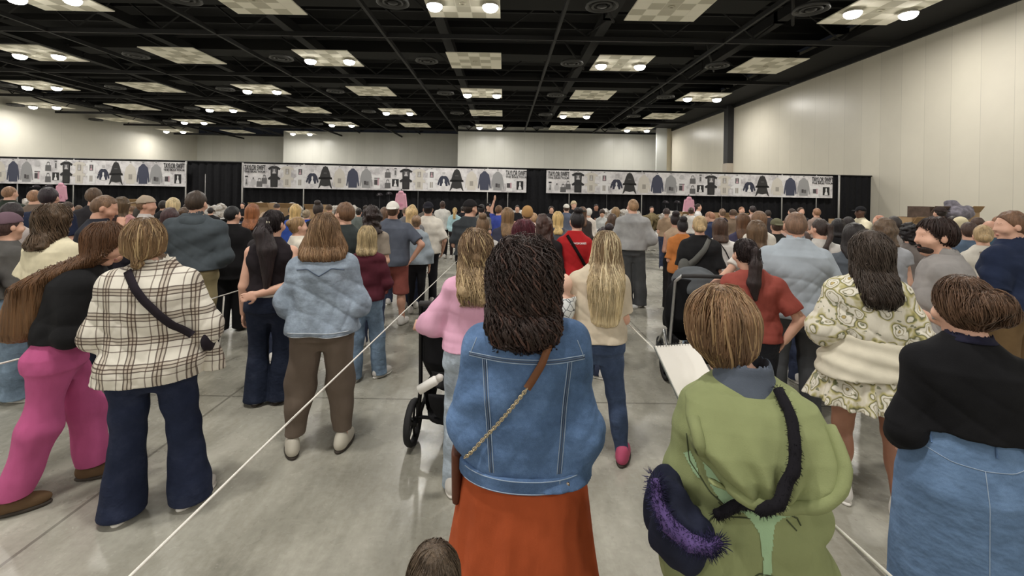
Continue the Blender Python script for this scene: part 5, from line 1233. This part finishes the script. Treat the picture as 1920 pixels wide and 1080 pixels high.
# right of middle
person(1266,399,7.2,'person in a strappy tan top with curly black hair and wide black trousers', b=1.0, sk=SK_M, top=('tank_top',(196,168,140)), sleeve=0, hem=1.0, arms=('phone','phone'), bot=('trousers',(36,34,36),'wide'), hair=('topbun',(40,32,34)), hwid=1.3)
person(1280,409,6.3,'person in an orange tee and black shorts with black hair bun', b=1.1, hw=1.08, sk=SK_M, top=('t_shirt',(196,118,58)), sleeve=.9, hem=.84, infl=.026, box=.4, arms=('phone','phone'), bot=('shorts',(30,28,32),'wide'), cut_leg=.60, hair=('topbun',(34,30,34)), hwid=1.2, shoe='black', feet=((-.12,.0,8),(.15,.06,-25)))
o = person(1312,413,5.2,'person in a black tee with sandy blonde low bun', b=1.16, top=('t_shirt',(32,32,34)), sleeve=.9, hem=.92, infl=.03, box=.6, slr=1.3, arms=('phone','phone'), bot=('jeans',(150,168,186),'straight'), hair=('lowbun',(184,156,112)), h=1.60)
crossbody(o,'grey sling bag across the back of the black tee',[(.09,1.42),(.02,1.3),(-.08,1.16),(-.16,1.07)],(.05,.09),cloth((104,104,100),.1,.3),[ell((-.19,-.10,1.08),(.07,.06,.10),None,.01)])
o = person(1350,420,5.5,'person in a white top and denim shorts with shoulder length brown hair', b=1.12, top=('tank_top',(222,218,212)), sleeve=.35, hem=.96, infl=.024, arms=('phone','phone'), bot=('shorts',(60,74,120),'wide'), cut_leg=.6, hair=('bob',(78,56,44)), hl=1.38, hwid=1.05, h=1.56)
crossbody(o,'thin black strap bag across the white top',[(-.05,1.41),(.04,1.28),(.12,1.12),(.15,1.0)],.012,cloth((34,32,34)),[ell((.20,.0,.97),(.03,.08,.06),None,.0)])
person(1336,394,8.6,'person in a dark blue tee bending left near the cardboard boxes', fem=False, top=('t_shirt',(46,56,86)), hair=('buzz',(170,120,92)), rz=40, head=(0,-30), b=1.1)
person(1354,394,11,'person in a black tank top with light brown hair tied up', top=('tank_top',(44,38,52)), sleeve=0, hair=('bun',(130,104,84)), h=1.55)
person(1310,381,14,'seller in a white top with dark hair beside the pink hoodie', rz=-120, top=('t_shirt',(220,218,216)), sleeve=1.0, hair=('bun',(60,44,40)))
person(1391,387,13,'seller in a grey shirt facing the camera behind boxes', fem=False, rz=180, top=('t_shirt',(130,128,134)), hair=('short',(150,104,74)), eyes=True)
person(1393,399,6.3,'person with long chestnut hair in a navy top', top=('t_shirt',(66,64,90)), hair=('long',(100,70,48)), hl=1.28, hwid=1.05, arms=('phone','phone'))
person(1411,385,12,'person with curly black hair near the back tables', top=('t_shirt',(190,160,150)), hair=('short',(44,34,36)))
person(1423,395,6.0,'person with long brown hair in a white top', top=('t_shirt',(218,212,200)), hair=('long',(124,92,66)), hl=1.3, hwid=1.0, rz=-15, arms=('phone','phone'))
person(1418,412,4.35,'person with very long straight brown hair, one arm out to the stroller handle', b=1.0, top=('t_shirt',(214,208,200)), sleeve=.6, hair=('long',(98,74,52)), hl=1.22, hwid=1.0, arms=(((.17,-.10,-.17),(.36,-.26,-.30)),'phone'), armr=1.05)
person(1456,409,6.4,'person in an olive green cap and black top', fem=False, top=('t_shirt',(44,44,42)), hair=('buzz',(80,60,50)), hatc=('cap_back',(108,106,82)), b=1.05)
person(1470,413,7.6,'person in a pale pink top beside the olive cap', top=('t_shirt',(214,180,170)), hair=('short',(150,112,84)))
person(1523,432,4.4,'person in a crimson tee behind the light blue dress shirt', top=('t_shirt',(190,60,74)), sleeve=.9, b=1.3, hair=('short',(70,52,46)), fem=False, hoff=(-.10,0), h=1.50)
person(1540,406,5.0,'person in a white tee with a dark low ponytail', b=1.08, top=('t_shirt',(206,204,198)), sleeve=.9, infl=.028, arms=('phone','phone'), hair=('pony',(58,46,42)), hl=1.25, hwid=.6, head=(30,-6), h=1.60)
person(1531,394,11,'person with ginger brown hair near the right end of the banner', fem=False, top=('t_shirt',(150,130,120)), hair=('short',(150,108,80)), h=1.6)
person(1572,409,6.6,'person with black hair and a black top left of the pole', top=('t_shirt',(34,34,36)), hair=('bob',(34,30,32)), hl=1.4, rz=-30)
person(1613,396,9.4,'seller in a cream shirt and black cap reaching left', fem=False, sk=SK_D, top=('t_shirt',(226,216,186)), sleeve=.6, rz=100, arms=('reach','reach'), hair=('buzz',(28,24,26)), hatc=('cap',(28,28,32)), h=1.68)
person(1648,402,8.4,'person with reddish short hair under the end of the black curtain', fem=False, top=('t_shirt',(160,120,110)), hair=('buzz',(190,130,104)), rz=60)
# fill between, near the sales tables
FARS = [(100,384,13,'person in a white shirt behind the tall navy tee',(214,210,204),(60,44,36)),(212,380,12,'person in a grey shirt near the left cardboard box',(120,116,112),(70,52,42)),(250,386,11,'person in a faded red shirt near the left cardboard box',(150,84,80),(110,80,56)),
 (395,388,11,'person in a black shirt just right of the dark hoodie',(40,40,42),(44,36,34)),(455,379,15,'seller in black bent over goods left of the second pole',(30,30,34),(30,28,32)),(618,383,12,'person in a tan jacket in front of the bagged goods',(150,122,92),(90,70,52)),
 (634,390,9,'person in a dark green shirt above the brown bob',(52,64,54),(70,54,44)),(686,384,13,'person in a dark shirt left of the curly dark hair',(50,50,56),(56,44,38)),(760,389,11,'person in a grey shirt just right of the white cap',(120,120,124),(96,74,56)),
 (868,386,14,'person in a black shirt left of the black cap in profile',(40,40,46),(44,38,36)),(970,384,13,'seller in black between navy tee and tan beanie',(32,32,36),(46,38,36)),(1034,386,13,'seller in a dark shirt left of the white cap',(40,38,44),(60,48,40)),
 (1222,386,15,'seller in black beside the tote display',(30,30,34),(50,40,36)),(1296,388,12,'person in a white shirt near the pink hoodie',(210,206,200),(70,52,44)),(1374,392,11,'person in a brown shirt near the back boxes',(130,110,92),(80,60,46)),
 (1440,393,12,'person in a dark shirt right of the long brown hair',(60,56,60),(52,42,38)),(1484,390,13,'person in a grey shirt hidden behind the light blue dress shirt',(110,110,112),(60,48,42)),(1590,406,8,'person in a dark grey shirt right of the pole',(60,60,64),(40,34,34)),
 (1745,400,10.9,'person in a black top at the open boxes',(46,42,44),(60,46,40)),(1786,404,8.4,'person in a charcoal shirt beside the cream sun hat',(66,64,68),(44,36,36)),(1832,407,7.8,'person in a muted brown shirt right of the sun hat',(120,104,96),(74,54,44)),
 (148,384,10,'person in a muted grey shirt above the navy tee',(110,108,106),(100,76,58)),(352,380,10,'person in a white tee left of the dark hoodie',(214,212,208),(62,48,40)),(520,381,13,'person in a pale grey shirt above the dark ponytail',(180,178,176),(60,46,40)),
 (545,388,12,'person in a black shirt among the bagged goods',(36,36,40),(46,38,36)),(1502,388,12,'seller in a dark shirt above the balding head',(44,44,50),(90,66,50)),(1250,390,11,'person in a tan shirt left of the curly black hair',(160,134,108),(60,46,42))]
for i,(px,y,Z,lab,c,hc) in enumerate(FARS):
    person(px,y,Z,lab, fem=i%2==0, top=('t_shirt',c), arms=('phone','phone') if i%3 else ('down','phone'), hair=(('short','bun','bob')[i%3],hc), hl=1.42, rz=180 if 'seller' in lab else (i*37)%60-30, b=1.0+.06*(i%4), h=None)

# ================================================================ goods, hoodies, boxes, tables, ropes, strollers
for px,Z,lab in ((-10,13.4,'long sales table at the far left'),(150,13.2,'sales table behind the navy tee'),(430,13.6,'sales table behind the black coat'),(640,14.0,'sales table behind the brown bob'),(1020,14.4,'sales table left of the man facing the camera'),(1230,13.4,'white cloth covered sales table right of the grey sweatshirt'),(1420,13.8,'sales table behind the big light blue shirt'),(1640,12.6,'sales table at the right end of the curtain')):
    x = (px-CX)*Z/F; table(x, Z, 2.4, lab)
cbox(222,374,13.2,76,.55,'large tan cardboard box on the left sales table',zb=.765,dep=.5)
cbox(484,381,13.6,36,.4,'cardboard box behind the auburn hair',zb=.765)
cbox(527,382,13.4,30,.4,'open cardboard box between auburn hair and blonde hair',zb=.765,rz=.4)
cbox(588,384,13.6,26,.4,'tilted cardboard box below the pale pole',zb=.765,rz=-.3)
goods(70,372,16.8,60,'white bagged goods behind the left crowd',1); goods(400,386,16.5,40,'bagged goods in the black gap',2); goods(518,383,17,90,'long row of clear bagged goods in the middle left',3); goods(630,386,17,70,'clear bagged goods above the small grey green figure',4)
goods(960,396,15.5,60,'folded pale goods beside the tan beanie',5); goods(1165,395,16,70,'white piles of goods behind the rust jacket',6); goods(1228,402,13.4,36,'stacked olive totes and clear bags on the white table',7,.76,cloth((120,106,74),.5,.6)); goods(1258,398,13.2,30,'crumpled clear bags beside the olive totes',8)
goods(1300,399,14.9,40,'clear bags below the pink hoodie',9); cbox(1372,400,14,60,.4,'cardboard box behind the chestnut hair',zb=.765); cbox(1292,398,14.9,34,.5,'cardboard box under the right pink hoodie',zb=.765)
cbox(1592,412,12.4,26,.45,'flat cardboard box on the right end table',zb=.765); cbox(1726,408,10.1,40,.5,'tan cardboard box against the right wall',zb=.765)
cbox(1758,388,10.0,36,.6,'open dark cardboard box by the right wall',mat=cloth((92,76,66),.3,.3),zb=.765); cbox(1824,388,10.0,24,.7,'upright tan cardboard box at the right wall',zb=.765)
blob_ = blob('bag_pile',[ell((0,0,0),(.22,.2,.18),None,.03),ell((.2,.05,.05),(.16,.15,.16),None,.03),ell((-.05,.1,.2),(.14,.12,.12),None,.03)],.02,cloth((120,116,126),.6,.6),None,(),wob(7,(20,20,20),.02)); x,z = W(1796,402,9.9); blob_.location=(x,9.9,z); tag(blob_,'crumpled grey and white bags between the boxes at the right wall','merchandise')
t_ = table(W(1790,400,10.2)[0], 10.25, 1.8, 'sales table with boxes against the right wall')
# pink hoodies on display, black caps on rails
def hoodie(px,y0,Z,wpx,label):
    x,zt = W(px,y0,Z); w_ = wpx*Z/F/2
    r = root('hanging_hoodie',label,'hoodie',(x,Z,zt-.75),0,'pink hoodies hung on display')
    pr = [loft([(.0,0,0,w_*.72,.05),(.1,0,0,w_*.74,.06),(.45,0,0,w_*.72,.06),(.62,0,0,w_*.6,.05),(.72,0,0,w_*.25,.05)],.02,2.5), ell((0,-.01,.69),(w_*.42,.07,.07),None,.03)]
    for q in (-1,1): pr.append(cone((q*w_*.62,0,.60),(q*w_*.92,0,.12),.05,.04,.01))
    blob('garment', pr, .014, cloth((222,162,182),.05,.5), r)
    blob('pocket', [ell((0,-.065,.2),(w_*.42,.012,.08),None,0)], .012, cloth((206,140,164),.05,.5), r)
    MB().tube([(0,.09,-(zt-.75)),(0,.09,.80),(0,.02,.83)],.014,6).build('stand', plain('cap_stand',(40,40,42),.5), r)
    m = MB(); m.tube([(-.18,0,.66),(0,0,.72),(.18,0,.66)],.008,5); m.tube([(0,0,.72),(0,0,.82),(.03,0,.84)],.006,5); m.build('hanger', plain('hanger',(60,60,60),.5), r)
    return r
hoodie(115,343,18,22,'pink hoodie hung under the left banner'); hoodie(752,358,18,23,'pink hoodie hung behind the white cap'); hoodie(1292,369,17,22,'pink hoodie hung under the right banner, behind the orange tee')
for px,y,lab in ((68,347,'dark cap shown left of the left pink hoodie'),(92,346,'second dark cap beside the left pink hoodie'),(712,362,'dark cap shown left of the middle pink hoodie'),(730,360,'second dark cap next to the middle pink hoodie'),(1248,376,'dark cap shown above the olive totes'),(1270,376,'second dark cap left of the right pink hoodie')):
    x,z = W(px,y,18.4); r = root('display_cap',lab,'cap',(x,18.4,z-.1),0,'dark caps on display')
    blob('crown',[ell((0,0,0),(.13,.13,.11),None,0)],.014,cloth((40,36,40)),r,[cut_plane((0,0,-1),0)]); blob('brim',[ell((0,-.15,.0),(.10,.09,.014),None,0)],.01,cloth((46,42,46)),r); blob('logo',[ell((0,-.122,.05),(.04,.015,.012),None,0)],.008,plain('emblem',(170,166,170),.5),r)
    MB().tube([(0,0,-z+.12),(0,0,.02)],.012,6).build('stand', plain('cap_stand',(40,40,42),.5), r)
# ropes
ROPE = plain('white_cord', (226,222,212), .7)
def rope(name, pts, label, r_=.004, sag=.012):
    P_ = []
    for a,b_ in zip(pts,pts[1:]):
        a,b_ = Vector(a),Vector(b_)
        for k in range(13): t = k/12; p = a.lerp(b_,t); p.z -= sag*4*t*(1-t)*(b_-a).length; P_.append(p)
    o = MB().tube(P_, r_, 8).build(name, ROPE); return tag(o,label,'rope','white barrier ropes')
def RW(px,py,z): x,Y = FZ(px,py,z); return (x,Y,z)
a,b_,c = RW(245,1080,.9),RW(548,785,.9),RW(856,490,.9)
rope('barrier_rope',[RW(150,1172,.9),b_,c],'long white rope from the lower left corner up to the middle of the hall',sag=0)
rope('barrier_rope',[RW(1785,1184,.9),RW(1570,990,.9),RW(1176,605,.9)],'white rope running past the green hooded top on the right',sag=0)
rope('barrier_rope',[RW(-60,697,.72),RW(40,672,.72),RW(200,628,.72),RW(410,556,.72),RW(460,541,.72)],'white rope behind the pink trousers and plaid shirt',.006,0)
rope('barrier_rope',[RW(-20,549,.78),RW(14,546,.78),RW(208,509,.78),RW(375,487,.78)],'white rope at shoulder level of the plaid shirt, further back',.008,0)
rope('barrier_rope',[RW(1860,600,.78),RW(1990,630,.78)],'short white rope beside the navy jacket at the right edge',.006,0)
x,Y = RW(420,553,.72)[:2]
o = MB().tube([(x,Y,.71),(x-.01,Y,.5),(x-.03,Y,.3),(x-.05,Y,.02)],.009,6).build('rope_tail',ROPE); tag(o,'loose white rope end hanging between plaid shirt and black coat','rope')
# strollers
RUB = plain('tyre_rubber',(28,28,30),.8); FRM = plain('stroller_frame',(24,24,26),.45,.3)
def wheel(par, c, R_, w_, nm='wheel'):
    m = MB(); m.lathe([(R_-.035,-w_*.3),(R_-.01,-w_*.5),(R_,-w_*.2),(R_,w_*.2),(R_-.01,w_*.5),(R_-.035,w_*.3),(R_-.035,-w_*.3)], c, 40, 0, Matrix.Rotation(PI/2,3,'Y'), closed=False)
    o = m.build(nm, RUB, par); m = MB(); m.lathe([(.03,-.03),(.03,.03)], c, 14, 0, Matrix.Rotation(PI/2,3,'Y'))
    for k in range(5):
        a = 2*PI*k/5; m.tube([Vector(c)+Vector((0,.02*math.cos(a),.02*math.sin(a))),Vector(c)+Vector((0,(R_-.03)*math.cos(a),(R_-.03)*math.sin(a)))],.009,5)
    m.build('hub', FRM, o); return o
def stroller(x,y,rz,label,canopy,hinge):
    r = root('stroller',label,'stroller',(x,y,0),rz); m = MB()
    for q in (-1,1):
        m.tube([(q*.27,0,.16),(q*.26,.02,.42),(q*.245,-.06,.98),(q*.22,-.16,1.05)],.015,8); m.tube([(q*.27,0,.18),(q*.24,.30,.40),(q*.18,.72,.15)],.015,8)
    m.tube([(-.27,0,.20),(.27,0,.20)],.013,8); m.build('frame', hinge, r)
    MB().tube([(-.22,-.16,1.05),(-.12,-.19,1.06),(.12,-.19,1.06),(.22,-.16,1.05)],.019,10).build('handlebar', plain('foam_grip',(52,50,50),.8), r)
    for q in (-1,1): wheel(r,(q*.305,0,.16),.16,.05)
    for q in (-1,1): wheel(r,(q*.16,.74,.10),.10,.04)
    blob('seat',[loft([(.44,0,.26,.24,.18),(.60,0,.16,.275,.22),(.80,0,.08,.275,.15),(1.0,0,.0,.26,.07)],.02,3.2)],.012,cloth((24,24,27),.1,.3),r,(),wob(3,(9,9,9),.006))
    blob('canopy',[ell((0,.14,.90),(.24,.26,.20),None,0)],.012,canopy,r,[cut_plane((0,.5,-1),-.80)],lambda X,Y,Z:.006*np.sin(40*Y))
    blob('basket',[loft([(.20,0,.10,.20,.20),(.34,0,.12,.235,.26),(.42,0,.12,.24,.27)],.01,3)],.012,cloth((26,26,28),.15,.4),r,[lambda X,Y,Z: -np.maximum(np.maximum(np.abs(X)-.20,np.abs(Y-.12)-.22),.24-Z)])
    return r
x,Y = FZ(765,838,0)
st = stroller(x+.33,Y+.0,math.radians(-6),'black stroller pushed by the person in the pink top',cloth((26,26,28),.1,.4),FRM)
o = blob('dark_bag',[ell((0,0,0),(.16,.14,.13),None,.02),ell((.1,.05,.06),(.1,.1,.1),None,.03)],.012,cloth((60,60,62),.5,.6),None,(),wob(6,(30,30,30),.01)); o.location=(x+.30,Y+.12,.48); tag(o,'dark patterned bag lying in the basket of the black stroller','bag')
bx_,bz_ = W(805,720,2.55); r = root('feeding_bottle','white bottle sticking out of the side of the black stroller','bottle',(bx_,2.55,bz_))
Mb = Matrix.Rotation(math.radians(58),3,'Y'); MB().lathe([(.0,-.07),(.026,-.068),(.027,.04),(.020,.055)],(0,0,0),18,0,Mb).build('body',plain('bottle_white',(236,234,228),.4),r); MB().lathe([(.022,.055),(.022,.075),(.008,.09)],(0,0,0),18,0,Mb).build('lid',plain('bottle_lid',(206,202,196),.4),r)
x,Y = 1.93,4.4
stroller(x,Y,math.radians(-4),'grey stroller with chrome edged hood in front of the rust red tee',cloth((92,96,100),.1,.4),plain('stroller_silver',(190,190,188),.35,.7))
# child at the lower edge
person(814,1078,1.02,'small child with brown hair, only the top of the head showing at the bottom edge', b=.8, hair=('bob',(92,76,60)), hl=1.40, strands=900, top=('t_shirt',(110,90,90)), bot=('trousers',(80,80,86),'straight'), h=1.0)
